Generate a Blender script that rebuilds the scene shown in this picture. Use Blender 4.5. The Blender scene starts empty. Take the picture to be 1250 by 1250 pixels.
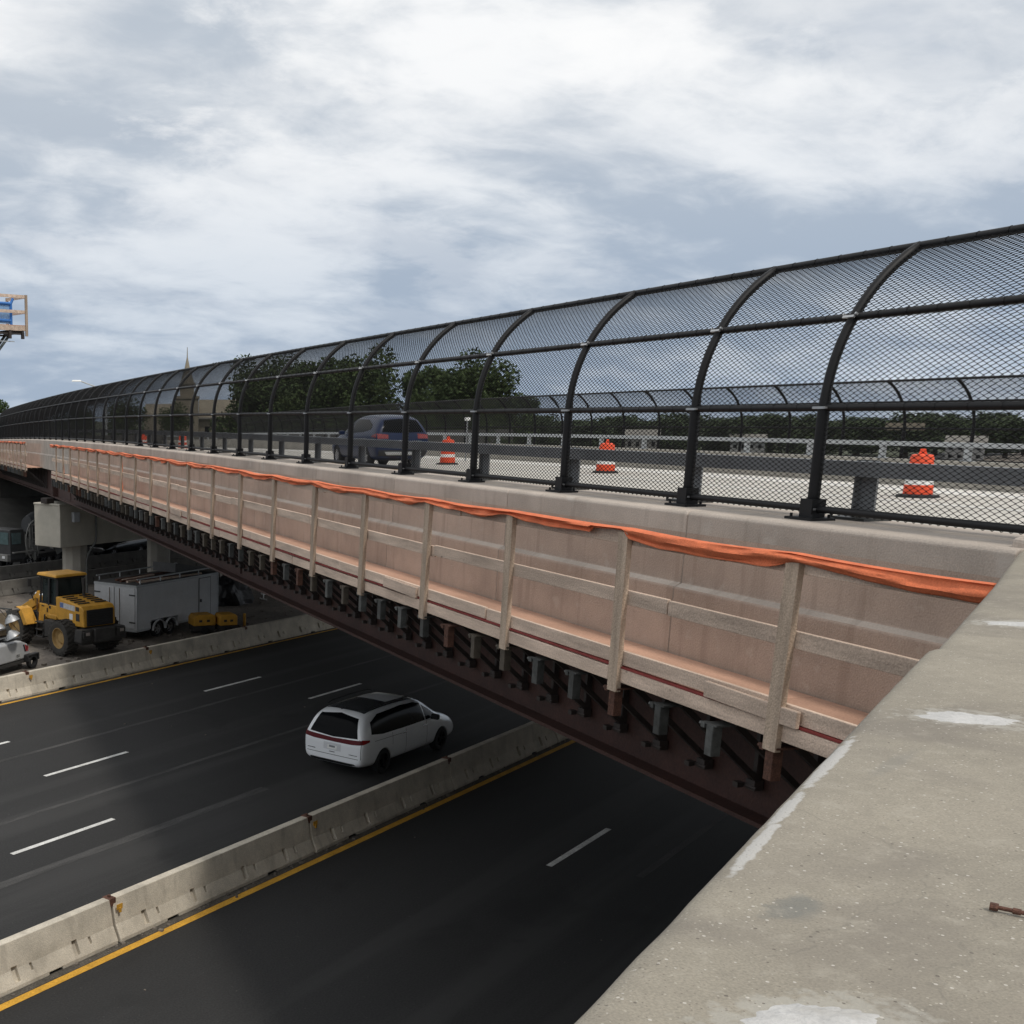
import bpy, bmesh, math, random
from mathutils import Vector, Matrix, noise
from mathutils.bvhtree import BVHTree
R = math.radians
C = bpy.context.scene.collection
rnd = random.Random(7)

# ---------------------------------------------------------------- frame of the place
# origin = the photographer's lens; +Y runs along the bridge, +X across it, z up.
H = 9.5                                   # lens above the highway
HV = Vector((0.8223, 0.5691, 0)).normalized()    # along the highway
NV = Vector((-HV.y, HV.x, 0))                    # across the highway
def hw(u, v, z=0.0): return HV * u + NV * v + Vector((0, 0, z - H))
HANG = math.atan2(HV.y, HV.x)
def zg(y): return -0.00016 * max(0.0, y - 26.0) ** 2          # crest of the bridge
def dzg(y): return -0.00032 * max(0.0, y - 26.0)

# ---------------------------------------------------------------- materials
MATS = {}
def mat(name, col, rough=0.8, var=0.18, scale=6.0, bump=0.0, metal=0.0, fine=0.0, fscale=120.0, spec=0.5,
        col2=None, stretch=None, rand=0.0, coord='Object', detail=6, bdist=0.02, coat=0.0):
    m = bpy.data.materials.new(name); m.use_nodes = True
    nt = m.node_tree; N = nt.nodes; L = nt.links
    b = N['Principled BSDF']
    b.inputs['Roughness'].default_value = rough; b.inputs['Metallic'].default_value = metal
    b.inputs['Specular IOR Level'].default_value = spec
    if coat: b.inputs['Coat Weight'].default_value = coat
    tc = N.new('ShaderNodeTexCoord'); mp = N.new('ShaderNodeMapping')
    if stretch: mp.inputs['Scale'].default_value = stretch
    L.new(tc.outputs[coord], mp.inputs['Vector'])
    vec = mp.outputs['Vector']
    if rand:
        oi = N.new('ShaderNodeObjectInfo'); ad = N.new('ShaderNodeVectorMath'); ad.operation = 'ADD'
        sc = N.new('ShaderNodeMath'); sc.operation = 'MULTIPLY'; sc.inputs[1].default_value = 50
        L.new(oi.outputs['Random'], sc.inputs[0]); L.new(vec, ad.inputs[0]); L.new(sc.outputs[0], ad.inputs[1]); vec = ad.outputs[0]
    no = N.new('ShaderNodeTexNoise'); no.inputs['Scale'].default_value = scale; no.inputs['Detail'].default_value = detail
    no.inputs['Roughness'].default_value = 0.62
    L.new(vec, no.inputs['Vector'])
    rp = N.new('ShaderNodeValToRGB'); rp.color_ramp.elements[0].position = 0.3; rp.color_ramp.elements[1].position = 0.72
    c2 = col2 or [min(1, c * (1 + var)) for c in col]
    c1 = [c * (1 - var) for c in col] if col2 is None else col
    rp.color_ramp.elements[0].color = (*c1, 1); rp.color_ramp.elements[1].color = (*c2, 1)
    L.new(no.outputs['Fac'], rp.inputs['Fac'])
    out = rp.outputs['Color']
    if rand:
        hs = N.new('ShaderNodeHueSaturation'); ma = N.new('ShaderNodeMath'); ma.operation = 'MULTIPLY_ADD'
        ma.inputs[1].default_value = 2 * rand; ma.inputs[2].default_value = 1 - rand
        L.new(oi.outputs['Random'], ma.inputs[0]); L.new(ma.outputs[0], hs.inputs['Value']); L.new(out, hs.inputs['Color']); out = hs.outputs['Color']
    fn = None
    if fine:
        fn = N.new('ShaderNodeTexNoise'); fn.inputs['Scale'].default_value = fscale; fn.inputs['Detail'].default_value = 3
        L.new(tc.outputs[coord], fn.inputs['Vector'])
        mr = N.new('ShaderNodeMapRange'); mr.inputs['From Min'].default_value = 0.3; mr.inputs['From Max'].default_value = 0.7
        mr.inputs['To Min'].default_value = 1 - fine; mr.inputs['To Max'].default_value = 1 + fine
        L.new(fn.outputs['Fac'], mr.inputs['Value'])
        mx = N.new('ShaderNodeMix'); mx.data_type = 'RGBA'; mx.blend_type = 'MULTIPLY'; mx.inputs['Factor'].default_value = 1
        L.new(out, mx.inputs['A']); L.new(mr.outputs['Result'], mx.inputs['B']); out = mx.outputs['Result']
    L.new(out, b.inputs['Base Color'])
    if bump:
        bp = N.new('ShaderNodeBump'); bp.inputs['Strength'].default_value = bump; bp.inputs['Distance'].default_value = bdist
        L.new((fn or no).outputs['Fac'], bp.inputs['Height']); L.new(bp.outputs['Normal'], b.inputs['Normal'])
    MATS[name] = m
    return m

def grey(v): return (v, v, v)
CONC = mat('parapet concrete', (.46, .40, .345), .85, .22, .8, .25, fine=.10, fscale=60, rand=.05)
CONCD = mat('pier concrete', (.34, .32, .28), .88, .16, .9, .3, fine=.10, fscale=40)
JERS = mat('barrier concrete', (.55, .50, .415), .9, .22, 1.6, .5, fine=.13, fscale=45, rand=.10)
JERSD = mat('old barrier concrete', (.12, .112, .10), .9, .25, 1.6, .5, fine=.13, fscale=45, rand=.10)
ASPH = mat('asphalt', (.0188, .0186, .0186), .82, .16, .35, .5, fine=.32, fscale=26, stretch=(.25, 1.4, 1), bdist=.01, detail=9)
DECKM = mat('bridge road concrete', (.44, .42, .38), .9, .12, .5, .2, fine=.10, fscale=20)
DIRT = mat('dusty yard ground', (.15, .13, .11), .95, .35, .5, .6, fine=.25, fscale=9, detail=9)
ABUT = mat('dark abutment concrete', (.085, .082, .075), .9, .25, .7, .3, fine=.12, fscale=30)  # dark, mottled base tone for the far abutment
CONC_BOUNCE = mat('bounce tinted concrete', (.45, .35, .285), .88, .20, .9, .3, fine=.10, fscale=60, rand=.05)  # warm bounce light off the plywood deck, put into the base colour
PIER = mat('pale pier concrete', (.43, .405, .345), .88, .16, .9, .3, fine=.10, fscale=40)
GRASS = mat('far ground', (.07, .08, .045), 1, .35, .05)
STEELM = mat('weathered maroon steel', (.044, .017, .012), .7, .3, 2.0, .3, fine=.2, fscale=30)
BRKT = mat('dark bracket steel', (.035, .027, .024), .65, .4, 8, .2)
GALV = mat('galvanised steel', (.095, .098, .095), .55, .35, 12, .1, metal=.4, rand=.35)
RUST = mat('rusty steel', (.095, .042, .027), .85, .45, 14, .4, fine=.3, fscale=80)
BLACK = mat('black coated steel', (.008, .008, .009), .55, .2, 10, .05, spec=.3)
WIRE = mat('black coated wire', (.010, .010, .011), .6, .1, 10, spec=.3)
CLAMP = mat('bright clamp steel', (.45, .46, .47), .4, .1, 20, metal=.7)
RAILG = mat('grey painted rail', (.21, .22, .23), .55, .12, 5, .1)
RAILL = mat('pale galvanised rail', (.42, .44, .45), .5, .12, 5, .1, metal=.3)
WHITE = mat('white road paint', (.62, .62, .60), .8, .25, 3.0, .2, fine=.25, fscale=35)
YEL = mat('yellow road paint', (.60, .32, .035), .8, .25, 2.0, .2, fine=.22, fscale=35)
ORCL = mat('orange safety cloth', (.66, .165, .065), .8, .18, 5, .3, fine=.1, fscale=60)
def layer(m, scale, stretch, lo, hi, col, k, detail=6, coord='Object', rand=False, dist=0.0):
    nt = m.node_tree; N = nt.nodes; L = nt.links; b = N['Principled BSDF']; src = b.inputs['Base Color'].links[0].from_socket
    tc = [n for n in N if n.type == 'TEX_COORD'][0]; mp = N.new('ShaderNodeMapping'); mp.inputs['Scale'].default_value = stretch
    L.new(tc.outputs[coord], mp.inputs['Vector']); vec = mp.outputs['Vector']
    if rand:
        oi = N.new('ShaderNodeObjectInfo'); ad = N.new('ShaderNodeVectorMath'); ad.operation = 'MULTIPLY_ADD'; ad.inputs[1].default_value = (1, 1, 1)
        sc_ = N.new('ShaderNodeMath'); sc_.operation = 'MULTIPLY'; sc_.inputs[1].default_value = 40; L.new(oi.outputs['Random'], sc_.inputs[0])
        L.new(vec, ad.inputs[0]); L.new(sc_.outputs[0], ad.inputs[2]); vec = ad.outputs[0]
    n = N.new('ShaderNodeTexNoise'); n.inputs['Scale'].default_value = scale; n.inputs['Detail'].default_value = detail; n.inputs['Distortion'].default_value = dist
    L.new(vec, n.inputs['Vector'])
    mr = N.new('ShaderNodeMapRange'); mr.interpolation_type = 'SMOOTHSTEP'; mr.inputs['From Min'].default_value = lo; mr.inputs['From Max'].default_value = hi; mr.inputs['To Max'].default_value = k
    L.new(n.outputs['Fac'], mr.inputs['Value'])
    mx = N.new('ShaderNodeMix'); mx.data_type = 'RGBA'; mx.inputs['B'].default_value = (*col, 1)
    L.new(src, mx.inputs['A']); L.new(mr.outputs['Result'], mx.inputs['Factor']); L.new(mx.outputs['Result'], b.inputs['Base Color'])
layer(ASPH, 1.0, (.035, .9, 1), .50, .68, (.034, .0335, .033), .8)          # worn wheel paths
layer(ASPH, .8, (.5, .7, 1), .58, .72, (.011, .011, .011), .65, dist=.8)     # oily patches
layer(ASPH, 14, (1, 1, 1), .68, .76, (.075, .072, .068), .55, detail=3)      # pale grit
layer(CONC, 1.0, (1.2, 7, .5), .54, .70, (.28, .235, .195), .38, rand=True)   # runs down the face
layer(CONC_BOUNCE, 1.0, (1.2, 7, .5), .54, .70, (.28, .205, .16), .4, rand=True)
layer(CONC_BOUNCE, 5, (1, 1, 1), .60, .72, (.50, .42, .36), .5, rand=True)
layer(CONC_BOUNCE, 40, (1, 1, 1), .70, .78, (.20, .15, .12), .6, detail=2)
layer(CONC, 2.2, (1, 1, 1), .60, .70, (.52, .48, .43), .5, rand=True)
layer(JERS, 1.2, (3.5, 3.5, .5), .54, .68, (.25, .22, .18), .32, rand=True)
def wood(name, c, var=.3):
    m = mat(name, c, .85, var, 9, .4, fine=.16, fscale=60, stretch=(1, .12, 1) if 'board' in name else (1, 1, .12), rand=.14)
    nt = m.node_tree; N = nt.nodes; L = nt.links
    b = N['Principled BSDF']; src = b.inputs['Base Color'].links[0].from_socket
    tc = [n for n in N if n.type == 'TEX_COORD'][0]
    vo = N.new('ShaderNodeTexVoronoi'); vo.inputs['Scale'].default_value = 2.6
    mp = N.new('ShaderNodeMapping'); mp.inputs['Scale'].default_value = (1.6, .9, 1.6)
    L.new(tc.outputs['Object'], mp.inputs['Vector']); L.new(mp.outputs['Vector'], vo.inputs['Vector'])
    mr = N.new('ShaderNodeMapRange'); mr.inputs['From Min'].default_value = .035; mr.inputs['From Max'].default_value = .075
    mr.inputs['To Min'].default_value = .45; L.new(vo.outputs['Distance'], mr.inputs['Value'])
    mx = N.new('ShaderNodeMix'); mx.data_type = 'RGBA'; mx.blend_type = 'MULTIPLY'; mx.inputs['Factor'].default_value = 1
    L.new(src, mx.inputs['A']); L.new(mr.outputs['Result'], mx.inputs['B']); L.new(mx.outputs['Result'], b.inputs['Base Color'])
    return m
WOODP = wood('weathered post lumber', (.40, .31, .235))
WOODB = wood('weathered board lumber', (.56, .435, .345))
PLY = mat('plywood decking', (.45, .27, .19), .85, .22, 1.6, .2, fine=.12, fscale=50, stretch=(1, .35, 1), rand=.1)
layer(PLY, 2.0, (1, 1, 1), .56, .68, (.40, .24, .17), .6, rand=True)
REDL = mat('red tape', (.24, .035, .03), .7, .25, 5)
RUBB = mat('black rubber', (.018, .018, .019), .85, .25, 9, .2)
TYRE = mat('dusty tyre rubber', (.045, .042, .038), .95, .3, 5, .3)
TYREB = mat('car tyre rubber', (.012, .012, .013), .8, .2, 8)
VANW = mat('white car paint', (.86, .88, .90), .28, .02, 3, coat=.6)
SUVB = mat('blue car paint', (.002, .013, .055), .35, .05, 3, coat=.3, spec=.3)
DARKC = mat('black car paint', (.012, .012, .014), .25, .05, 3, coat=.7)
GLASS = mat('dark tinted glass', (.006, .007, .008), .12, .1, 2, spec=.06)
GLASSC = mat('pale cab glass', (.022, .030, .030), .08, .3, 2, spec=.5)
PLAST = mat('black plastic', (.015, .015, .016), .6, .1, 8)
ROOFB = mat('grey glass roof', (.055, .06, .065), .25, .1, 3, spec=.8)
REDLT = mat('red tail lamp', (.10, .004, .007), .4, .1, 6, spec=.2)
FLOOD = mat('satin aluminium reflector', (.42, .43, .44), .5, .2, 6, metal=.6)
CHROME = mat('bright metal', (.75, .76, .78), .2, .05, 5, metal=1)
ALLOY = mat('dark alloy wheel', (.03, .03, .032), .35, .1, 5, metal=.6)
ALLOYS = mat('silver alloy wheel', (.5, .5, .52), .35, .1, 5, metal=.7)
LYEL = mat('loader yellow paint', (.55, .285, .035), .6, .22, 2.5, .1, fine=.06, fscale=25)
LRIM = mat('dusty yellow rim', (.36, .235, .09), .7, .2, 5)
LDARK = mat('greasy dark frame', (.035, .033, .031), .75, .35, 4, .2)
TRLW = mat('white trailer sheet', (.52, .53, .54), .5, .10, 1.2, fine=.05, fscale=15)
TRLK = mat('dark trailer trim', (.06, .06, .06), .6, .2, 5)
GENG = mat('grey machine paint', (.40, .41, .42), .5, .08, 3)
ORG = mat('barrel orange', (.74, .078, .024), .6, .18, 6, fine=.12, fscale=30)
BWHT = mat('barrel white', (.80, .80, .78), .5, .06, 4)
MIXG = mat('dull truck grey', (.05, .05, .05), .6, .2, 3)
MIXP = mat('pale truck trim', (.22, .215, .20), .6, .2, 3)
TARP = mat('black tarp', (.012, .012, .014), .55, .3, 3, .3)
BLUE = mat('blue painted tube', (.03, .16, .48), .5, .08, 5)
STONE = mat('pale church stone', (.24, .21, .16), .9, .12, .4)
STONEL = mat('church roof stone', (.20, .19, .17), .9, .12, .4)
BLDG = mat('grey house siding', (.17, .165, .155), .9, .1, .4)
BARK = mat('tree bark', (.07, .055, .04), .95, .3, 3, .3)
def leafmat(name, c1, c2):
    m = mat(name, c1, .75, 0, .35, col2=c2, spec=.25)
    return m
LEAF = leafmat('dark leaves', (.022, .042, .014), (.075, .105, .030))
LEAF2 = leafmat('mid green leaves', (.026, .048, .016), (.072, .105, .032))
LEAF3 = leafmat('far leaves', (.030, .045, .022), (.060, .085, .036))

# ---------------------------------------------------------------- mesh helpers
class MB:
    def __init__(s): s.v = []; s.f = []; s.m = []
    def add(s, vs, fs, mi=0):
        o = len(s.v); s.v += [tuple(p) for p in vs]; s.f += [tuple(i + o for i in f) for f in fs]; s.m += [mi] * len(fs)
    def box(s, c, d, rot=None, mi=0, taper=None):
        x, y, z = (k / 2 for k in d)
        tx, ty = taper or (1, 1)
        P = [Vector((sx * x * (tx if sz > 0 else 1), sy * y * (ty if sz > 0 else 1), sz * z)) for sz in (-1, 1) for sx, sy in ((-1, -1), (1, -1), (1, 1), (-1, 1))]
        if rot is not None: P = [rot @ p for p in P]
        c = Vector(c)
        s.add([p + c for p in P], [(3, 2, 1, 0), (4, 5, 6, 7), (0, 1, 5, 4), (1, 2, 6, 5), (2, 3, 7, 6), (3, 0, 4, 7)], mi)
    def beam(s, a, b, w, h, up=Vector((0, 0, 1)), mi=0):
        a = Vector(a); b = Vector(b); d = b - a; L = d.length; d.normalize()
        side = d.cross(up)
        if side.length < 1e-4: side = d.cross(Vector((1, 0, 0)))
        side.normalize(); u = side.cross(d)
        vs = [p + side * sx * w / 2 + u * sz * h / 2 for p in (a, b) for sx, sz in ((-1, -1), (1, -1), (1, 1), (-1, 1))]
        s.add(vs, [(0, 1, 2, 3), (7, 6, 5, 4), (0, 4, 5, 1), (1, 5, 6, 2), (2, 6, 7, 3), (3, 7, 4, 0)], mi)
    def tube(s, pts, r, n=8, mi=0, cap=True, rs=None):
        pts = [Vector(p) for p in pts]; k = len(pts)
        up = None; rings = []
        for i, p in enumerate(pts):
            t = (pts[min(i + 1, k - 1)] - pts[max(i - 1, 0)]).normalized()
            if up is None:
                up = Vector((0, 0, 1)) if abs(t.z) < .9 else Vector((1, 0, 0))
            a = t.cross(up); a.normalize(); bb = a.cross(t); up = bb
            rr = rs[i] if rs else r
            rings.append([p + (a * math.cos(2 * math.pi * j / n) + bb * math.sin(2 * math.pi * j / n)) * rr for j in range(n)])
        vs = [p for q in rings for p in q]; fs = []
        for i in range(k - 1):
            for j in range(n):
                fs.append((i * n + j, i * n + (j + 1) % n, (i + 1) * n + (j + 1) % n, (i + 1) * n + j))
        if cap: fs += [tuple(range(n))[::-1], tuple((k - 1) * n + j for j in range(n))]
        s.add(vs, fs, mi)
    def lathe(s, prof, n=24, mi=None, M=None, close=True):
        # prof: list of (r, z [, mat]) bottom to top
        vs = []; k = len(prof)
        for p in prof:
            for j in range(n):
                a = 2 * math.pi * j / n
                q = Vector((p[0] * math.cos(a), p[0] * math.sin(a), p[1]))
                vs.append(M @ q if M is not None else q)
        o = len(s.v); s.v += [tuple(q) for q in vs]
        for i in range(k - 1):
            for j in range(n):
                s.f.append((o + i * n + j, o + i * n + (j + 1) % n, o + (i + 1) * n + (j + 1) % n, o + (i + 1) * n + j))
                s.m.append(prof[i][2] if len(prof[i]) > 2 else (mi or 0))
        if close:
            s.f.append(tuple(o + j for j in range(n))[::-1]); s.m.append(mi or 0)
            s.f.append(tuple(o + (k - 1) * n + j for j in range(n))); s.m.append(prof[-1][2] if len(prof[-1]) > 2 else (mi or 0))
    def prism(s, poly, a, b, mi=0):
        # poly: closed list of 2D points; a, b: functions mapping a 2D point to the two end positions
        k = len(poly)
        vs = [a(p) for p in poly] + [b(p) for p in poly]
        fs = [(i, (i + 1) % k, k + (i + 1) % k, k + i) for i in range(k)] + [tuple(range(k))[::-1], tuple(range(k, 2 * k))]
        s.add(vs, fs, mi)
    def mesh(s, name):
        me = bpy.data.meshes.new(name); me.from_pydata(s.v, [], s.f)
        for p, mi in zip(me.polygons, s.m): p.material_index = mi
        me.update(); return me
def fixn(me):
    bm = bmesh.new(); bm.from_mesh(me); bmesh.ops.recalc_face_normals(bm, faces=bm.faces); bm.to_mesh(me); bm.free()
def obj(name, mb, mats, parent=None, loc=None, rot=None, bevel=0, smooth=None, fix=True, seg=2):
    me = mb.mesh(name) if isinstance(mb, MB) else mb
    if isinstance(mb, MB) and fix: fixn(me)
    if not isinstance(mats, (list, tuple)): mats = [mats]
    if not me.materials:
        for m in mats: me.materials.append(m)
    o = bpy.data.objects.new(name, me); C.objects.link(o)
    if parent: o.parent = parent
    if loc is not None: o.location = loc
    if rot is not None: o.rotation_euler = rot
    if smooth is not None:
        for p in me.polygons: p.use_smooth = True
        if smooth < 180:
            try: me.set_sharp_from_angle(angle=R(smooth))
            except Exception: pass
    if bevel:
        b = o.modifiers.new('bevel', 'BEVEL'); b.width = bevel; b.segments = seg; b.limit_method = 'ANGLE'; b.angle_limit = R(35)
    return o
def tag(o, label, cat, group=None, kind=None):
    o['label'] = label; o['category'] = cat
    if group: o['group'] = group
    if kind: o['kind'] = kind
    return o
def thing(name, label, cat, loc=(0, 0, 0), rotz=0, group=None):
    o = bpy.data.objects.new(name, None); C.objects.link(o); o.empty_display_size = .3
    o.location = loc; o.rotation_euler = (0, 0, rotz)
    return tag(o, label, cat, group)
def struct(name, mb, m, smooth=None):
    o = obj(name, mb, m, smooth=smooth); o['kind'] = 'structure'; return o
KIDS = {}
def kids(o): return [c for c in bpy.data.objects if c.parent == o]
def dup(root, loc, rotz, label, scale=None, group=None, cat=None):
    def cp(o, par):
        c = o.copy(); C.objects.link(c)
        if par: c.parent = par
        for k in kids(o): cp(k, c)
        return c
    r = cp(root, None); r.location = loc; r.rotation_euler = (0, 0, rotz); r['label'] = label
    if scale: r.scale = scale
    if group: r['group'] = group
    if cat: r['category'] = cat
    return r
def evalmesh(o):
    dg = bpy.context.evaluated_depsgraph_get(); dg.update()
    return bpy.data.meshes.new_from_object(o.evaluated_get(dg))
def text_mb(txt, size, depth=.004):
    cu = bpy.data.curves.new('t', 'FONT'); cu.body = txt; cu.size = size; cu.extrude = depth; cu.align_x = 'CENTER'; cu.align_y = 'CENTER'
    o = bpy.data.objects.new('t', cu); C.objects.link(o)
    me = evalmesh(o); bpy.data.objects.remove(o); bpy.data.curves.remove(cu); return me

# ---------------------------------------------------------------- camera, sky, sun
cam = bpy.data.cameras.new('camera'); co = bpy.data.objects.new('camera', cam); C.objects.link(co)
bpy.context.scene.camera = co
cam.sensor_width = 36; cam.lens = 1435 / 1250 * 36; cam.shift_x = 420 / 1250; cam.shift_y = 195 / 1250
cam.clip_end = 5000; cam.clip_start = .05
M = Matrix(((0.9749192986, 0.04699251295, -0.21754095), (-0.22255866932, 0.205850924, -0.952939156), (0, 0.97745439829, 0.21114662977)))
co.matrix_world = M.to_4x4()

SUNDIR = Vector((.18, -.60, 1)).normalized()
sc = bpy.context.scene
w = bpy.data.worlds.new('World'); sc.world = w; w.use_nodes = True
nt = w.node_tree; N = nt.nodes; L = nt.links; N.clear()
def nd(t, **k):
    n = N.new(t)
    for a, b in k.items(): setattr(n, a, b)
    return n
def math_(op, a, b=None, c=None, clamp=False):
    n = nd('ShaderNodeMath', operation=op, use_clamp=clamp)
    for i, x in enumerate((a, b, c)):
        if x is None: continue
        if isinstance(x, (int, float)): n.inputs[i].default_value = x
        else: L.new(x, n.inputs[i])
    return n.outputs[0]
def mixc(f, a, b):
    n = nd('ShaderNodeMix', data_type='RGBA')
    for k, x in (('Factor', f), ('A', a), ('B', b)):
        if isinstance(x, (int, float)): n.inputs[k].default_value = x
        elif isinstance(x, tuple): n.inputs[k].default_value = (*x, 1)
        else: L.new(x, n.inputs[k])
    return n.outputs['Result']
def ramp(x, lo, hi):
    n = nd('ShaderNodeMapRange', interpolation_type='SMOOTHSTEP')
    n.inputs['From Min'].default_value = lo; n.inputs['From Max'].default_value = hi
    L.new(x, n.inputs['Value']); return n.outputs['Result']
sky = nd('ShaderNodeTexSky', sky_type='NISHITA'); sky.sun_disc = False
sky.sun_elevation = math.asin(SUNDIR.z); sky.sun_rotation = math.atan2(SUNDIR.x, SUNDIR.y)
tc = nd('ShaderNodeTexCoord'); sx = nd('ShaderNodeSeparateXYZ'); L.new(tc.outputs['Generated'], sx.inputs[0])
dz = math_('MAXIMUM', sx.outputs['Z'], 0.0)
den = math_('ADD', dz, 0.30)
cx = math_('DIVIDE', sx.outputs['X'], den); cy = math_('DIVIDE', sx.outputs['Y'], den)
cv = nd('ShaderNodeCombineXYZ'); L.new(cx, cv.inputs[0]); L.new(cy, cv.inputs[1])
def cloud(scale, loc, detail, rough, st=(1, 1, 1), rot=0, dist=.25):
    mp = nd('ShaderNodeMapping'); mp.inputs['Location'].default_value = loc; mp.inputs['Scale'].default_value = st; mp.inputs['Rotation'].default_value = (0, 0, rot)
    L.new(cv.outputs[0], mp.inputs['Vector'])
    n = nd('ShaderNodeTexNoise'); n.inputs['Scale'].default_value = scale; n.inputs['Detail'].default_value = detail
    n.inputs['Roughness'].default_value = rough; n.inputs['Distortion'].default_value = dist
    L.new(mp.outputs[0], n.inputs['Vector']); return n.outputs['Fac']
big = cloud(1.0, (3.1, 1.7, 0), 4, .5, (1, 1.1, 1), R(-24))
mid = cloud(2.9, (1.2, 5.3, 0), 8, .55, (.85, 1.15, 1), R(-24), .3)
fin = cloud(8., (7.2, .3, 0), 8, .6, (.8, 1.2, 1), R(-24), .5)
s1 = math_('MULTIPLY', big, .44); s2 = math_('MULTIPLY_ADD', mid, .40, s1); s3 = math_('MULTIPLY_ADD', fin, .19, s2)
lit = ramp(math_('MULTIPLY_ADD', ramp(dz, .12, .50), .080, s3), .445, .61)
hor = ramp(dz, .27, .05)                                   # 1 near the horizon
body = mixc(lit, (5.1, 5.7, 6.45), (9.5, 9.6, 9.7))
low = mixc(lit, (3.3, 4.2, 5.5), (5.6, 6.4, 7.4))
puff = ramp(cloud(2.3, (6.3, 2.9, 0), 9, .60, (.9, 1.2, 1), R(-18), .2), .50, .60)
base = ramp(cloud(1.5, (2.2, 8.1, 0), 7, .55, (.55, 1.5, 1), R(-14), .3), .50, .64)
body = mixc(math_('MULTIPLY', base, .42), body, (4.9, 5.45, 6.2))
body = mixc(math_('MULTIPLY', puff, .62), body, (10.0, 10.0, 10.0))
cl = mixc(math_('MULTIPLY', hor, .80), body, low)
gap = ramp(cloud(1.3, (9.4, 2.2, 0), 6, .55, (1, 1.3, 1), R(-20), .4), .66, .76)
full = mixc(math_('MULTIPLY', gap, .22), cl, sky.outputs[0])
bg = nd('ShaderNodeBackground'); bg.inputs['Strength'].default_value = .1; L.new(full, bg.inputs['Color'])
wo = nd('ShaderNodeOutputWorld'); L.new(bg.outputs[0], wo.inputs['Surface'])
sun = bpy.data.lights.new('sun', 'SUN'); sun.energy = 1.9; sun.angle = R(6); sun.color = (1, .94, .85)
so = bpy.data.objects.new('sun', sun); C.objects.link(so); so.rotation_euler = SUNDIR.to_track_quat('Z', 'Y').to_euler()
vs = sc.view_settings; sc.display_settings.display_device = 'sRGB'
vs.view_transform = 'Standard'; vs.look = 'None'; vs.exposure = 0; vs.gamma = 1
sc.cycles.max_bounces = 8; sc.cycles.use_denoising = True

# ---------------------------------------------------------------- ground, highway
mb = MB(); S = 3000
mb.add([(-S, -S, -H - .06), (S, -S, -H - .06), (S, S, -H - .06), (-S, S, -H - .06)], [(0, 1, 2, 3)])
struct('ground', mb, GRASS)
def hwsheet(name, u0, u1, v0, v1, z, m, nu=1):
    b = MB(); b.add([(u0, v0, z - H), (u1, v0, z - H), (u1, v1, z - H), (u0, v1, z - H)], [(0, 1, 2, 3)])
    o = struct(name, b, m); o.rotation_euler = (0, 0, HANG); return o
hwsheet('highway_road', -150, 600, -3, 31.4, 0, ASPH)
hwsheet('yard_ground', -150, 600, 31.4, 50.5, .004, DIRT)
hwsheet('far_highway_road', -150, 600, 50.5, 66, 0, ASPH)
b = MB()
for v, u0 in ((10.12, 23.3), (19.26, 15.9), (23.1, 20.3), (26.5, 30.9)):
    for k in range(-4, 9):
        a = u0 + (12.2 if v > 12 else 12.75) * k
        b.box((a + 1.6, v, -H + .004), (3.2, .13, .004))
o = struct('lane_dash_marking', b, WHITE); o.rotation_euler = (0, 0, HANG)
hwsheet('yellow_edge_line', -100, 400, 13.93, 14.1, .006, YEL)
hwsheet('far_yellow_edge_line', -100, 400, 30.2, 30.34, .006, YEL)
hwsheet('far_white_edge_line', -100, 400, 55.6, 55.75, .006, WHITE)
SEAM = mat('asphalt seam', (.052, .051, .050), .9, .5, 4, .3, stretch=(.15, 1, 1), fine=.3, fscale=30)
for i, (v, u0, u1) in enumerate(((20.9, -20, 120), (17.9, 2, 23.5), (25.0, -20, 120), (8.35, 24, 90))):
    hwsheet('asphalt_seam_line', u0, u1, v, v + (.16 if i != 1 else .28), .003, SEAM)
DUST = mat('dusty gutter', (.085, .075, .062), .95, .5, 3, .5, fine=.4, fscale=30)
hwsheet('gutter_dust', -60, 60, 14.12, 14.3, .003, DUST)
hwsheet('gutter_dust', -60, 60, 30.36, 30.5, .003, DUST)
# small stones and litter along the barrier foot
b = MB()
for k in range(140):
    u = rnd.uniform(4, 34); v = 14.24 - abs(rnd.gauss(0, .07)); r = rnd.uniform(.012, .045)
    if rnd.random() < .25: v = rnd.uniform(2, 30); r *= .7
    b.box((u, v, -H + r * .4), (r * 2, r * rnd.uniform(1, 2), r), Matrix.Rotation(rnd.uniform(0, 3), 3, 'Z'))
o = obj('gravel', b, DIRT); o.rotation_euler = (0, 0, HANG); tag(o, 'loose grit and pebbles along the foot of the concrete barrier', 'gravel', kind='stuff')
b = MB()
for k in range(420):
    u = rnd.uniform(22, 60); v = rnd.uniform(31.5, 37 if rnd.random() < .6 else 49); r = rnd.uniform(.02, .11)
    b.box((u, v, -H + r * .3), (r * 2, r * rnd.uniform(1, 2.4), r), Matrix.Rotation(rnd.uniform(0, 3), 3, 'Z'))
o = obj('rubble', b, DIRT); o.rotation_euler = (0, 0, HANG); tag(o, 'broken concrete rubble scattered over the work yard', 'rubble', kind='stuff')

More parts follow.
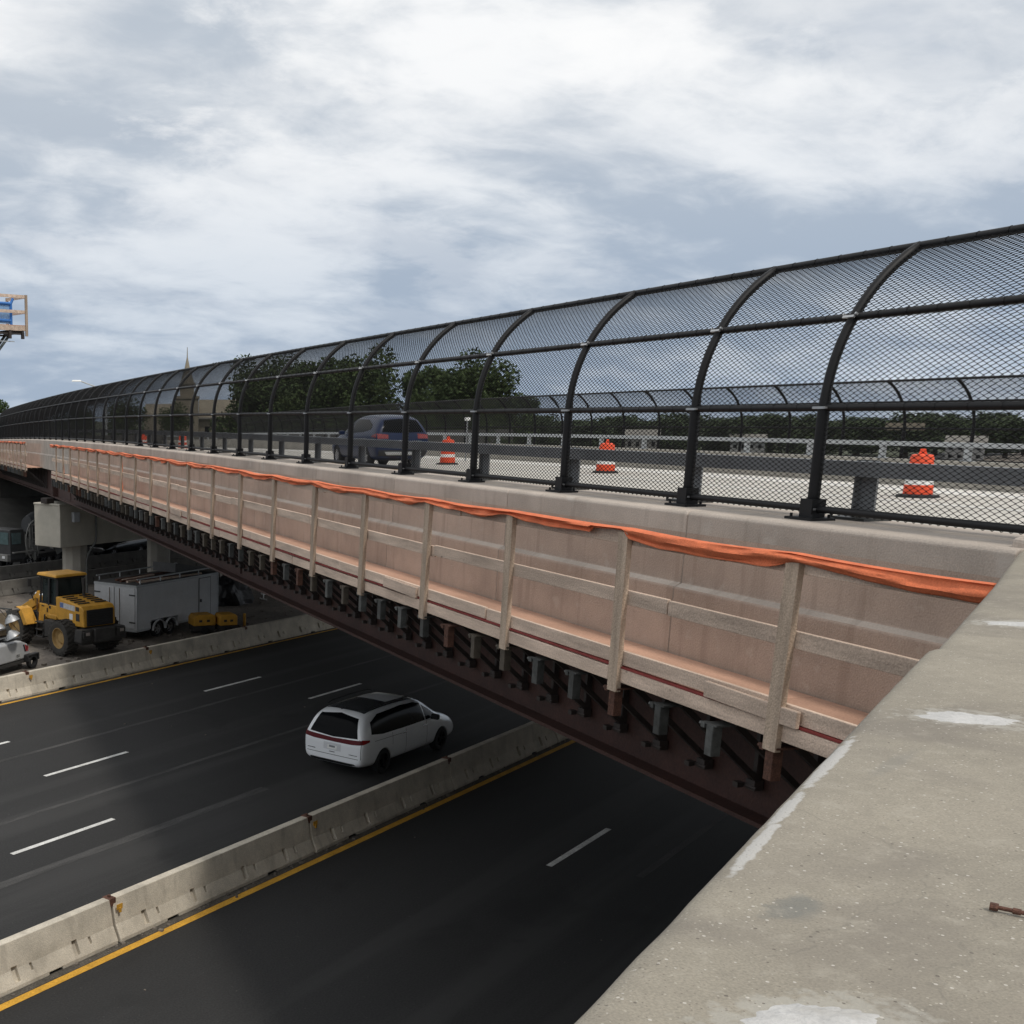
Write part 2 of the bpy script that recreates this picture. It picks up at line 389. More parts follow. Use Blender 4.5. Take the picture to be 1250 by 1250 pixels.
# ---------------------------------------------------------------- jersey barriers
def jersey():
    prof = [(-.30, 0), (-.30, .075), (-.175, .33), (-.085, .81), (.085, .81), (.175, .33), (.30, .075), (.30, 0)]
    L_ = 6.14
    b = MB(); xs = [0, .02, L_ - .02, L_]; ins = [.02, 0, 0, .02]
    k = len(prof); vs = []; fs = []
    for x, i in zip(xs, ins):
        for y, z in prof: vs.append((x, y * (1 - i * 1.2), max(0, z - i * .6) if z > .5 else z))
    for r in range(3):
        for j in range(k): fs.append((r * k + j, r * k + (j + 1) % k, (r + 1) * k + (j + 1) % k, (r + 1) * k + j))
    fs += [tuple(range(k))[::-1], tuple(3 * k + j for j in range(k))]
    b.add(vs, fs)
    base = obj('tmp', b, JERS)
    c = MB()
    for i, x in enumerate((.75, 2.15, 3.75, 5.15)):
        for s in (-1, 1):
            rot = Matrix.Rotation(R(26 * s), 3, 'X')
            c.box((x, s * .225, .25), (.13, .20, .27), rot)
            c.box((x + .36, s * .225, .27), (.06, .18, .13), rot)
    for x in (1.45, 4.6): c.box((x, 0, .02), (.32, 1, .07))
    cut = obj('tmpc', c, JERS)
    m = base.modifiers.new('b', 'BOOLEAN'); m.object = cut; m.operation = 'DIFFERENCE'; m.solver = 'EXACT'
    me = evalmesh(base)
    bpy.data.objects.remove(base); bpy.data.objects.remove(cut)
    bm = bmesh.new(); bm.from_mesh(me); bmesh.ops.remove_doubles(bm, verts=bm.verts, dist=1e-5); bm.to_mesh(me); bm.free()
    return me
JM = jersey()
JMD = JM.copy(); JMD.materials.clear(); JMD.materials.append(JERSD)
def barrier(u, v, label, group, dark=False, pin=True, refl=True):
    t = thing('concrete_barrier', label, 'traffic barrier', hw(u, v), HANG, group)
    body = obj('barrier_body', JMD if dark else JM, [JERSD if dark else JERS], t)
    if not dark:
        bv = body.modifiers.new('bevel', 'BEVEL'); bv.width = .012; bv.segments = 2; bv.limit_method = 'ANGLE'; bv.angle_limit = R(50)
    if pin:
        p = MB(); p.box((0, 0, .745), (.16, .205, .16)); p.box((0, 0, .84), (.05, .05, .06)); obj('connector_pin', p, RUST, t, bevel=.01)
    if refl:
        p = MB(); p.box((.09, -.20, .60), (.05, .03, .09)); p.box((.09, -.185, .66), (.15, .012, .10)); obj('reflector', p, YEL, t)
    return t
for k, (u, lab) in enumerate(((1.9, 'concrete barrier segment in the middle row just beyond the lower left corner'),
        (8.1, 'sunlit concrete barrier segment at the near left end of the middle row'),
        (14.3, 'middle row barrier segment half in shade with a rust brown joint at its near end'),
        (20.5, 'shaded middle row barrier segment ending just below the white minivan'),
        (26.7, 'shaded middle row barrier segment running from the minivan toward the steel girder'),
        (32.9, 'middle row barrier segment whose end goes out of sight under the bridge girder'),
        (39.1, 'middle row barrier segment under the bridge deck, behind the girder'))):
    barrier(u + .02, 14.58, lab, 'concrete barriers in the middle of the highway', pin=k > 1 and k < 5, refl=k in (2, 3))
for k, (u, lab) in enumerate(((14.1, 'far left row barrier segment just outside the left edge of the photo'),
        (20.2, 'yard edge barrier segment in front of the grey light tower, cut by the photo edge'),
        (26.3, 'yard edge barrier segment in front of the yellow loader with a yellow reflector'),
        (32.4, 'yard edge barrier segment in front of the white trailer'),
        (38.5, 'yard edge barrier segment right of the yellow compressors with lift slots'),
        (44.6, 'last yard edge barrier segment, cut off by the brown bridge girder'))):
    barrier(u, 30.82, lab, 'concrete barriers along the work yard', pin=k in (2, 3, 4), refl=k in (2, 3))
for k in range(5):
    nth = ('first', 'second', 'third', 'fourth', 'fifth')[k]
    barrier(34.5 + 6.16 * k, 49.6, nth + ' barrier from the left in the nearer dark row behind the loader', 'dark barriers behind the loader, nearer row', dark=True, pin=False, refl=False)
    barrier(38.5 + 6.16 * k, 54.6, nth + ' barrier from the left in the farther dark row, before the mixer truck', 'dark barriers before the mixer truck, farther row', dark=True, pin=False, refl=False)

# ---------------------------------------------------------------- near wall (the parapet the photographer leans over)
WALLM = mat('worn wall concrete', (.270, .243, .195), .85, .13, 1.1, .6, fine=.16, fscale=190, coord='Object', bdist=.004)
PATCH = (((1.325, 1.378, 0), (.105, .056, 1), -.10), ((3.17, 2.845, 0), (.125, .080, 1), -.53), ((4.98, 4.25, 0), (.17, .085, 1), -.55))
def wall_marks(m):
    nt = m.node_tree; N = nt.nodes; L = nt.links; b = N['Principled BSDF']
    src = b.inputs['Base Color'].links[0].from_socket
    tc = [n for n in N if n.type == 'TEX_COORD'][0]; P = tc.outputs['Object']
    def newm(op, a, bb=None, cl=False):
        n = N.new('ShaderNodeMath'); n.operation = op; n.use_clamp = cl
        for i, x in enumerate((a, bb)):
            if x is None: continue
            if isinstance(x, (int, float)): n.inputs[i].default_value = x
            else: L.new(x, n.inputs[i])
        return n.outputs[0]
    nz = N.new('ShaderNodeTexNoise'); nz.inputs['Scale'].default_value = 9; nz.inputs['Detail'].default_value = 6; L.new(P, nz.inputs['Vector'])
    nzs = N.new('ShaderNodeTexNoise'); nzs.inputs['Scale'].default_value = 34; nzs.inputs['Detail'].default_value = 4; L.new(P, nzs.inputs['Vector'])
    def ell(c, ax, ang, soft=.12, dist=.9, hi=0):
        mp = N.new('ShaderNodeMapping'); mp.vector_type = 'TEXTURE'
        mp.inputs['Location'].default_value = c; mp.inputs['Rotation'].default_value = (0, 0, ang); mp.inputs['Scale'].default_value = (ax[0], ax[1], 100)
        L.new(P, mp.inputs['Vector'])
        ln = N.new('ShaderNodeVectorMath'); ln.operation = 'LENGTH'; L.new(mp.outputs[0], ln.inputs[0])
        d = newm('ADD', ln.outputs['Value'], newm('MULTIPLY', newm('SUBTRACT', (nzs if hi else nz).outputs['Fac'], .5), dist))
        mr = N.new('ShaderNodeMapRange'); mr.interpolation_type = 'SMOOTHSTEP'
        mr.inputs['From Min'].default_value = 1 + soft; mr.inputs['From Max'].default_value = 1 - soft; L.new(d, mr.inputs['Value'])
        return mr.outputs['Result']
    def over(src, f, col, k=1.0):
        mx = N.new('ShaderNodeMix'); mx.data_type = 'RGBA'; mx.inputs['B'].default_value = (*col, 1)
        L.new(src, mx.inputs['A']); L.new(newm('MULTIPLY', f, k), mx.inputs['Factor']); return mx.outputs['Result']
    # big soft stains
    bn = N.new('ShaderNodeTexNoise'); bn.inputs['Scale'].default_value = 1.7; bn.inputs['Detail'].default_value = 5; bn.inputs['Distortion'].default_value = .6; L.new(P, bn.inputs['Vector'])
    mr = N.new('ShaderNodeMapRange'); mr.inputs['From Min'].default_value = .5; mr.inputs['From Max'].default_value = .66; L.new(bn.outputs['Fac'], mr.inputs['Value'])
    src = over(src, mr.outputs['Result'], (.175, .155, .13), .66)
    src = over(src, ell((1.60, 1.755, 0), (.075, .030, 1), .35, .35, 2.0, 1), (.15, .15, .135), .6)
    src = over(src, ell((1.62, 1.75, 0), (.06, .03, 1), .7, .5, 1.4), (.16, .16, .145), .5)
    src = over(src, ell((2.55, 2.50, 0), (.16, .02, 1), .5, .5, 1.2), (.20, .19, .165), .5)
    # hairline cracks and pits
    vo = N.new('ShaderNodeTexVoronoi'); vo.feature = 'DISTANCE_TO_EDGE'; vo.inputs['Scale'].default_value = 1.15
    wp = N.new('ShaderNodeMix'); wp.data_type = 'VECTOR'; wp.inputs['Factor'].default_value = .10; L.new(P, wp.inputs['A']); L.new(nz.outputs['Color'], wp.inputs['B']); L.new(wp.outputs['Result'], vo.inputs['Vector'])
    mk_ = N.new('ShaderNodeMapRange'); mk_.inputs['From Min'].default_value = .0012; mk_.inputs['From Max'].default_value = .0028; mk_.inputs['To Min'].default_value = 1; mk_.inputs['To Max'].default_value = 0
    L.new(vo.outputs['Distance'], mk_.inputs['Value']); src = over(src, newm('MULTIPLY', mk_.outputs['Result'], newm('GREATER_THAN', bn.outputs['Fac'], .5)), (.13, .12, .10), .28)
    m3 = N.new('ShaderNodeTexNoise'); m3.inputs['Scale'].default_value = 14; m3.inputs['Detail'].default_value = 8; m3.inputs['Roughness'].default_value = .7; L.new(P, m3.inputs['Vector'])
    mr3 = N.new('ShaderNodeMapRange'); mr3.inputs['From Min'].default_value = .52; mr3.inputs['From Max'].default_value = .72; L.new(m3.outputs['Fac'], mr3.inputs['Value']); src = over(src, mr3.outputs['Result'], (.20, .18, .145), .5)
    mr4 = N.new('ShaderNodeMapRange'); mr4.inputs['From Min'].default_value = .46; mr4.inputs['From Max'].default_value = .30; L.new(m3.outputs['Fac'], mr4.inputs['Value']); src = over(src, mr4.outputs['Result'], (.36, .33, .275), .5)
    # mortar patches
    PALE = (.50, .50, .495)
    for c, ax, ang in PATCH:
        src = over(src, ell(c, (ax[0] * 1.4, ax[1] * 1.35, 1), ang, .3, 2.4, 1), (.37, .355, .315), .6)
    # cement smear along the edge
    for c, ax, ang in (((1.78, 2.065, 0), (.20, .016, 1), .663), ((2.02, 2.262, 0), (.16, .017, 1), .663), ((2.42, 2.575, 0), (.30, .020, 1), .663)):
        src = over(src, ell(c, ax, ang, .18, 1.3, 1), (.46, .45, .43), .9)
    # aggregate specks
    for sc_, th, col in ((46, .14, (.52, .49, .44)), (31, .10, (.10, .085, .07)), (22, .06, (.09, .075, .06)), (75, .17, (.40, .37, .31)), (90, .16, (.16, .135, .11))):
        vo = N.new('ShaderNodeTexVoronoi'); vo.inputs['Scale'].default_value = sc_; L.new(P, vo.inputs['Vector'])
        m1 = newm('LESS_THAN', vo.outputs['Distance'], th)
        cs = N.new('ShaderNodeSeparateColor'); L.new(vo.outputs['Color'], cs.inputs[0])
        m2 = newm('MULTIPLY', m1, newm('GREATER_THAN', cs.outputs[0], .6))
        src = over(src, m2, col, .8)
    L.new(src, b.inputs['Base Color'])
wall_marks(WALLM)
# outer edge polyline (top level z=-.9)
EDGE = [(-2.915, -1.534), (3.993, 3.846)]
EDGE2 = [(4.0, 3.828), (6.03, 5.418), (7.79, 6.83)]
def wall_run(name, edge, top, parent, chop=None):
    b = MB()
    pts = [Vector((x, y, 0)) for x, y in edge]
    prof = [(0, -8.6), (0, -.055), (.008, -.030), (.022, -.014), (.042, -.005), (.065, 0), (.30, .002), (.556, 0), (.559, -.006), (.565, -.006), (.568, 0), (.92, 0), (.935, -.012), (.94, -.03), (.94, -1.15)]
    # subdivide for a slightly uneven edge
    dense = []
    for a, c in zip(pts, pts[1:]):
        n = max(1, int((c - a).length / .06))
        dense += [a.lerp(c, i / n) for i in range(n)]
    dense.append(pts[-1])
    rows = []
    for i, p in enumerate(dense):
        t = (dense[min(i + 1, len(dense) - 1)] - dense[max(i - 1, 0)]).normalized(); nn = Vector((t.y, -t.x, 0))
        rows.append([p + nn * (d + .002 * noise.noise(p * 7) * (1 if d < .03 else 0)) + Vector((0, 0, top + z + .0025 * noise.noise(p * 4 + Vector((d, 0, 0))))) for d, z in prof])
    k = len(prof)
    vs = [q for r in rows for q in r]; fs = []
    for i in range(len(rows) - 1):
        for j in range(k - 1): fs.append((i * k + j, (i + 1) * k + j, (i + 1) * k + j + 1, i * k + j + 1))
    e = (len(rows) - 1) * k
    fs += [tuple(range(k)), tuple(e + j for j in range(k))[::-1]]
    b.add(vs, fs)
    return obj(name, b, WALLM, parent, smooth=40)
wl = thing('concrete_wall', 'pale concrete abutment wall top in the near right corner with white mortar patches', 'wall', (0, 0, 0))
wall_run('wall_section', EDGE, -.9, wl); wall_run('wall_section', EDGE2, -.918, wl)
MORT = mat('pale mortar', (.47, .465, .455), .9, .14, 16, .35, fine=.08, fscale=90)
layer(MORT, 9, (1, 1, 1), .54, .70, (.36, .345, .315), .6)
for i_, (c, ax, ang) in enumerate(PATCH):
    b = MB(); top = -.9 if i_ < 2 else -.918; nr, na = 9, 64; vs = []; fs = []
    for r_ in range(nr + 1):
        for k in range(na):
            a = 2 * math.pi * k / na
            q = Vector((math.cos(a) * 1.3, math.sin(a) * 1.3, i_ * 7.0)); w_ = 1 + .30 * noise.noise(q * 1.6) + .16 * noise.noise(q * 4) + .10 * noise.noise(q * 9)
            if i_ == 1: w_ *= 1 + .25 * max(0, math.cos(a - math.pi)) ** 6
            f = r_ / nr; x = ax[0] * math.cos(a) * w_ * f; y = ax[1] * math.sin(a) * w_ * f
            x, y = x * math.cos(ang) - y * math.sin(ang) + c[0], x * math.sin(ang) + y * math.cos(ang) + c[1]
            dome = .0085 * (1 - f ** 2.2) * (1 + .5 * noise.noise(Vector((x * 40, y * 40, 3)))) + .0012 * noise.noise(Vector((x * 120, y * 120, 1)))
            vs.append((x, y, top + .0005 + dome))
    for r_ in range(nr):
        for k in range(na): fs.append((r_ * na + k, (r_ + 1) * na + k, (r_ + 1) * na + (k + 1) % na, r_ * na + (k + 1) % na))
    vs += [(x, y, top - .02) for x, y, _ in vs[-na:]]; o_ = nr * na
    fs += [(o_ + k, o_ + na + k, o_ + na + (k + 1) % na, o_ + (k + 1) % na) for k in range(na)]
    b.add(vs, fs); obj('mortar_patch', b, MORT, wl, smooth=50)
b = MB(); b.box((8.45, 6.83, -1.0), (1.1, .34, .31)); obj('end_block', b, CONC, wl, bevel=.04, seg=3)
# rusty bolt
b = MB(); b.tube([(0, 0, 0), (.17, 0, 0)], .0065, 10); b.tube([(-.012, 0, 0), (.006, 0, 0)], .0125, 6); b.tube([(.035, 0, 0), (.052, 0, 0)], .0095, 10)
o = obj('rusty_bolt', b, RUST, loc=(1.957, 1.652, -.890), rot=(0, 0, R(-52))); o.scale = (.75, .62, .62); tag(o, 'short rusty bolt lying on the concrete wall top', 'bolt')

# ---------------------------------------------------------------- bridge
def strip(b, prof, ys, X=True, closed=True):
    k = len(prof); vs = []
    for y in ys:
        for x, z in prof: vs.append((x, y, z + zg(y)))
    fs = []
    for i in range(len(ys) - 1):
        for j in range(k if closed else k - 1): fs.append((i * k + j, i * k + (j + 1) % k, (i + 1) * k + (j + 1) % k, (i + 1) * k + j))
    if closed: fs += [tuple(range(k))[::-1], tuple((len(ys) - 1) * k + j for j in range(k))]
    b.add(vs, fs)
def rng(a, c, n): return [a + (c - a) * i / n for i in range(n + 1)]
br = thing('highway_overpass', 'skewed road overpass with pale concrete parapet on dark maroon steel girders', 'bridge', (0, 0, 0))
YE = 98
# parapet panels
PL = 3.66
pp = [(7.8, -1.14), (7.8, -.955), (7.815, -.935), (7.835, -.92), (8.86, -.92), (8.9, -.95), (8.9, -1.72), (8.6, -1.85), (8.3, -2.42), (7.715, -2.42), (7.715, -1.70), (7.725, -1.688), (7.797, -1.655)]
b = MB(); vs = []
b.prism([(x, z + .92) for x, z in pp], lambda p: (p[0] - 7.8, .006, p[1]), lambda p: (p[0] - 7.8, PL - .006, p[1]))
pm = b.mesh('parapet_panel'); fixn(pm); pm.materials.append(CONC)
pm2 = pm.copy(); pm2.name = 'bounce_tinted_panel'; pm2.materials.append(CONC_BOUNCE)
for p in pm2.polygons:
    if p.normal.x < -.5 and p.center.z < -.2: p.material_index = 1  # outer face below the top takes the painted bounce tint
y = 6.85
while y < YE:
    L_ = PL
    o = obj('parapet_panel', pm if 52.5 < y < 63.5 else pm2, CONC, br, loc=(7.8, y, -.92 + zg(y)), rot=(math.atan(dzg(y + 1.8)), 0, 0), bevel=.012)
    y += PL
b = MB(); strip(b, [(8.3, -1.85), (31.6, -1.85), (31.6, -1.62), (8.3, -1.62)], rng(7, YE, 30)); obj('deck_slab', b, CONCD, br)
def girder(X):
    b = MB(); y0 = 7 + .692 * (X - 8)
    ys = rng(y0, YE + .6 * (X - 8), 44)
    strip(b, [(X - .01, -1.85), (X + .01, -1.85), (X + .01, -3.745), (X - .01, -3.745)], ys)
    strip(b, [(X - .22, -3.79), (X + .22, -3.79), (X + .22, -3.745), (X - .22, -3.745)], ys)
    strip(b, [(X - .2, -1.9), (X + .2, -1.9), (X + .2, -1.852), (X - .2, -1.852)], ys)
    yy = y0 + 1.4
    while yy < YE - 2:
        b.box((X + .11, yy, -2.82 + zg(yy)), (.2, .016, 1.83)); yy += 2.3
    # bolted splice plates
    for ysp in (27.5, 56, 80):
        b.box((X - .025, ysp, -2.82 + zg(ysp)), (.03, .9, 1.7)); b.box((X, ysp, -3.803 + zg(ysp)), (.38, 1.2, .024))
    b.box((X - .12, 60.2, -2.82 + zg(60)), (.22, .05, 1.83)); b.box((X - .12, 60.6, -2.82 + zg(60)), (.22, .05, 1.83))
    return obj('steel_girder', b, STEELM, br)
for X in (8.0, 11.0, 14.0, 17.0, 20.0, 23.0, 26.0, 29.0): girder(X)
b = MB()
for k in range(14):
    yy = 12 + 6.1 * k
    for X in (8, 11, 14):
        d0 = (X + .05, yy, -2.2 + zg(yy)); d1 = (X + 2.95, yy, -2.2 + zg(yy)); e0 = (X + .05, yy, -3.5 + zg(yy)); e1 = (X + 2.95, yy, -3.5 + zg(yy))
        for p, q in ((d0, d1), (e0, e1), (d0, e1), (e0, d1)): b.beam(p, q, .09, .09)
obj('cross_bracing', b, STEELM, br)
# road on the bridge
b = MB(); vs = []; ys = rng(-40, 220, 60)
b.add([p for y in ys for p in ((8.9, y, -1.6 + zg(min(y, 120)) ), (33, y, -1.6 + zg(min(y, 120))))], [(2 * i, 2 * i + 1, 2 * i + 3, 2 * i + 2) for i in range(60)])
struct('bridge_road', b, DECKM)
def dline(name, x0, x1, m, z=.005):
    b = MB(); ys = rng(0, 120, 60)
    b.add([p for y in ys for p in ((x0, y, -1.6 + z + zg(y)), (x1, y, -1.6 + z + zg(y)))], [(2 * i, 2 * i + 1, 2 * i + 3, 2 * i + 2) for i in range(60)])
    struct(name, b, m)
dline('bridge_yellow_line', 15.5, 15.75, YEL); dline('bridge_white_line', 22.4, 22.65, WHITE); dline('bridge_lane_line', 19.1, 19.22, WHITE)
# far median barrier with a rail on posts
dline('road_shoulder', 21.9, 23.78, mat('pale shoulder concrete', (.58, .56, .52), .9, .15, .6, .2, fine=.1, fscale=20), .003)
fb = thing('median_parapet', 'long beige concrete parapet with a pale metal top rail across the bridge road', 'parapet', (23.8, 0, -1.6))
b = MB(); ys = rng(4, 110, 40)
k0 = [(23.8, -1.62), (23.8, -.98), (24.2, -.98), (24.2, -1.62)]
strip(b, [(x - 23.8, z + 1.6) for x, z in k0], ys); obj('parapet_body', b, CONCD, fb)
b = MB(); strip(b, [(.12, 1.04), (.26, 1.04), (.26, .93), (.12, .93)], ys); obj('top_rail', b, RAILL, fb)
b = MB(); b.box((0, 0, .16), (.10, .13, .32)); b.box((0, 0, .01), (.2, .22, .02)); rp_ = b.mesh('rail_post'); fixn(rp_); rp_.materials.append(RAILL)
for k in range(38):
    y = 8 + 2.44 * k
    obj('rail_post', rp_, RAILL, fb, loc=(.19, y, .62 + zg(y)))
# near guide rail just inside the fence
gr = thing('guide_rail', 'low grey box beam guide rail on flat posts right behind the fence', 'guard rail', (8.62, 0, -.92))
b = MB(); strip(b, [(-.07, .53), (.07, .53), (.07, .395), (-.07, .395)], rng(3, 100, 60)); obj('rail_beam', b, RAILG, gr)
b = MB(); b.box((.10, 0, .27), (.02, .21, .54)); b.box((.10, .1, .27), (.12, .015, .54)); gp = b.mesh('rail_post'); fixn(gp); gp.materials.append(RAILG)
b = MB(); b.box((.05, 0, .012), (.3, .42, .025)); 
for a in (-.12, .2):
    for c in (-.16, .16): b.tube([(a, c, .02), (a, c, .06)], .014, 6)
gpb = b.mesh('base_plate'); fixn(gpb); gpb.materials.append(GALV)
for k in range(39):
    y = 4.35 + 2.44 * k
    p = obj('rail_post', gp, RAILG, gr, loc=(0, y, zg(y)))
    if k < 12: obj('base_plate', gpb, GALV, p)

# ---------------------------------------------------------------- curved mesh fences
RA = 1.65; TH = R(59.4); S0 = 1.01; ST = S0 + RA * TH
def fprof(s):
    if s <= S0: return (0.0, s)
    a = (s - S0) / RA; return (RA * (1 - math.cos(a)), S0 + RA * math.sin(a))
def fence_post():
    b = MB(); ss = [0, .25, .5, .75, S0] + [S0 + RA * TH * i / 12 for i in range(1, 13)]
    pts = [(fprof(s)[0], 0, fprof(s)[1]) for s in ss]
    b.tube(pts, .05, 10, rs=[.052] * 5 + [.043] * 12); me = b.mesh('fence_post'); fixn(me)
    me.materials.append(BLACK)
    for p in me.polygons: p.use_smooth = len(p.vertices) == 4
    return me
FP = fence_post()
b = MB(); b.box((-.02, 0, .012), (.26, .34, .024)); b.box((0, 0, .10), (.15, .15, .18))
for a in (-.11, .07):
    for c in (-.13, .13): b.tube([(a, c, .02), (a, c, .055)], .013, 6)
FB = b.mesh('base_plate'); fixn(FB); FB.materials.append(BLACK)
FCS = []
for s in (.10, S0, S0 + .83):
    b = MB()
    x, z = fprof(s); a = max(0, (s - S0) / RA)
    rot = Matrix.Rotation(a, 3, 'Y')
    b.box((x - .055, .0, z), (.02, .13, .022), rot); b.box((x, .07, z), (.12, .015, .018), rot); b.box((x, -.07, z), (.12, .015, .018), rot)
    FC = b.mesh('clamp'); fixn(FC); FC.materials.append(CLAMP); FCS.append(FC)
def chain(width, pitch, rad, hgt, seg=3):
    b = MB(); n = int(round(width / pitch)); pitch = width / n
    m = int(ST / (hgt / 2)); s0 = .06
    vs = []; fs = []
    for k in range(n):
        base = len(vs)
        for i in range(m):
            s = s0 + (ST - s0) * i / (m - 1); x, z = fprof(s); a = max(0, (s - S0) / RA)
            nx, nz = -math.cos(a), math.sin(a)
            y = (k + .5) * pitch + (pitch * .53 if (i + k) % 2 else -pitch * .53)
            off = rad * .8 * (1 if (i + k) % 2 else -1)
            for j in range(seg):
                t = 2 * math.pi * j / seg
                vs.append((x + nx * (off + rad * math.cos(t)), y + rad * 1.25 * math.sin(t), z + nz * (off + rad * math.cos(t))))
        for i in range(m - 1):
            for j in range(seg):
                fs.append((base + i * seg + j, base + i * seg + (j + 1) % seg, base + (i + 1) * seg + (j + 1) % seg, base + (i + 1) * seg + j))
    b.v = vs; b.f = fs; b.m = [0] * len(fs)
    me = b.mesh('chain_link_mesh'); me.materials.append(WIRE); return me
CH = chain(2.44, .041, .0051, .045); CHS = chain(1.80, .041, .0051, .045)
def fence(name, label, X, zbase, posts, mirror, detail):
    sx_ = -1 if mirror else 1
    t = thing(name, label, 'fence', (X, posts[0], zbase))
    for i, y in enumerate(posts):
        e = (math.atan(dzg(y)), 0, math.pi if mirror else 0)
        p = obj('fence_post', FP, BLACK, t, loc=(0, y - posts[0], zg(y)), rot=(0, 0, e[2]))
        if i < detail: obj('base_plate', FB, BLACK, p); [obj('clamp', q, CLAMP, p) for q in FCS]
        if i < len(posts) - 1:
            d = posts[i + 1] - y; y0 = posts[i + 1] if mirror else y
            sl = math.atan((zg(posts[i + 1]) - zg(y)) / d)
            m_ = obj('chain_link_mesh', CH if d > 2.1 else CHS, WIRE, t, loc=(0, y0 - posts[0], zg(y0)), rot=(-sl if mirror else sl, 0, math.pi if mirror else 0))
    for s, r in ((.10, .032), (S0, .034), (S0 + .83, .034), (ST, .036)):
        x, z = fprof(s)
        b = MB(); b.tube([(sx_ * x, yy - posts[0], z + zg(yy)) for yy in posts], r, 8)
        obj('fence_rail', b, BLACK, t, smooth=50)
    if detail > 5:
        # wrap ties on the rails
        b = MB()
        for s, r in ((S0, .037), (S0 + .83, .038), (ST, .040)):
            x, z = fprof(s); yy = posts[0]
            while yy < 34:
                b.tube([(sx_ * x, yy - posts[0], z), (sx_ * x, yy - posts[0] + .012, z)], r, 8); yy += .305
        obj('wire_tie', b, BLACK, t)['kind'] = 'stuff'
    return t
posts = [4.46, 6.9, 9.336, 11.13] + [13.57 + 2.44 * k for k in range(36)]
fence('mesh_fence', 'black chain link fence curving inward along the near side of the bridge', 8.24, -.92, posts, False, 16)
posts2 = [9.2 + 2.44 * k for k in range(40)]
fence('mesh_fence', 'distant black curved mesh fence along the far side of the bridge', 30.5, -1.33, posts2, True, 0)
b = MB(); strip(b, [(30.1, -1.60), (30.9, -1.60), (30.9, -1.33), (30.1, -1.33)], rng(-5, 120, 40)); o = obj('far_kerb', b, CONC); tag(o, 'low concrete kerb under the distant mesh fence', 'kerb')

# ---------------------------------------------------------------- overhang work platforms
PX = 6.8; DZ = -2.37
bm_post = MB(); bm_post.box((0, 0, .72), (.055, .14, 1.56)); PM = bm_post.mesh('guard_post'); fixn(PM); PM.materials.append(WOODP)
def bracket_mesh():
    b = MB()
    b.beam((.085, 0, -.09), (1.13, 0, -.09), .05, .09); b.beam((.085, -.05, -.05), (1.1, -.05, -.05), .04, .05)
    b.beam((.10, 0, -.14), (1.10, 0, -1.02), .055, .055)
    b.beam((1.12, 0, -.06), (1.12, 0, -1.10), .05, .06)
    b.box((1.10, 0, -1.08), (.10, .12, .10)); b.box((1.0, .1, -1.10), (.07, .07, .05))
    b.tube([(1.05, -.09, -1.1), (1.05, .16, -1.1)], .018, 6)
    b.box((.55, 0, -.045), (.16, .09, .05))
    me = b.mesh('bracket'); fixn(me); me.materials.append(BRKT); return me
BM = bracket_mesh()
def pocket(m):
    b = MB()
    for sx_, sy_, wx, wy in ((-.04, 0, .008, .09), (.04, 0, .008, .09), (0, -.045, .088, .008), (0, .041, .036, .008)):
        b.box((sx_, sy_, -.345), (wx, wy, .27))
    b.box((.06, .0, -.203), (.20, .16, .016)); b.box((-.02, .10, -.225), (.05, .05, .05)); b.tube([(-.02, .10, -.225), (-.02, .16, -.225)], .02, 6)
    me = b.mesh('post_pocket'); fixn(me); me.materials.append(m); return me
PK = [pocket(GALV), pocket(RUST), pocket(mat('mixed dirty steel', (.09, .075, .058), .6, .4, 9, .2, metal=.3))]
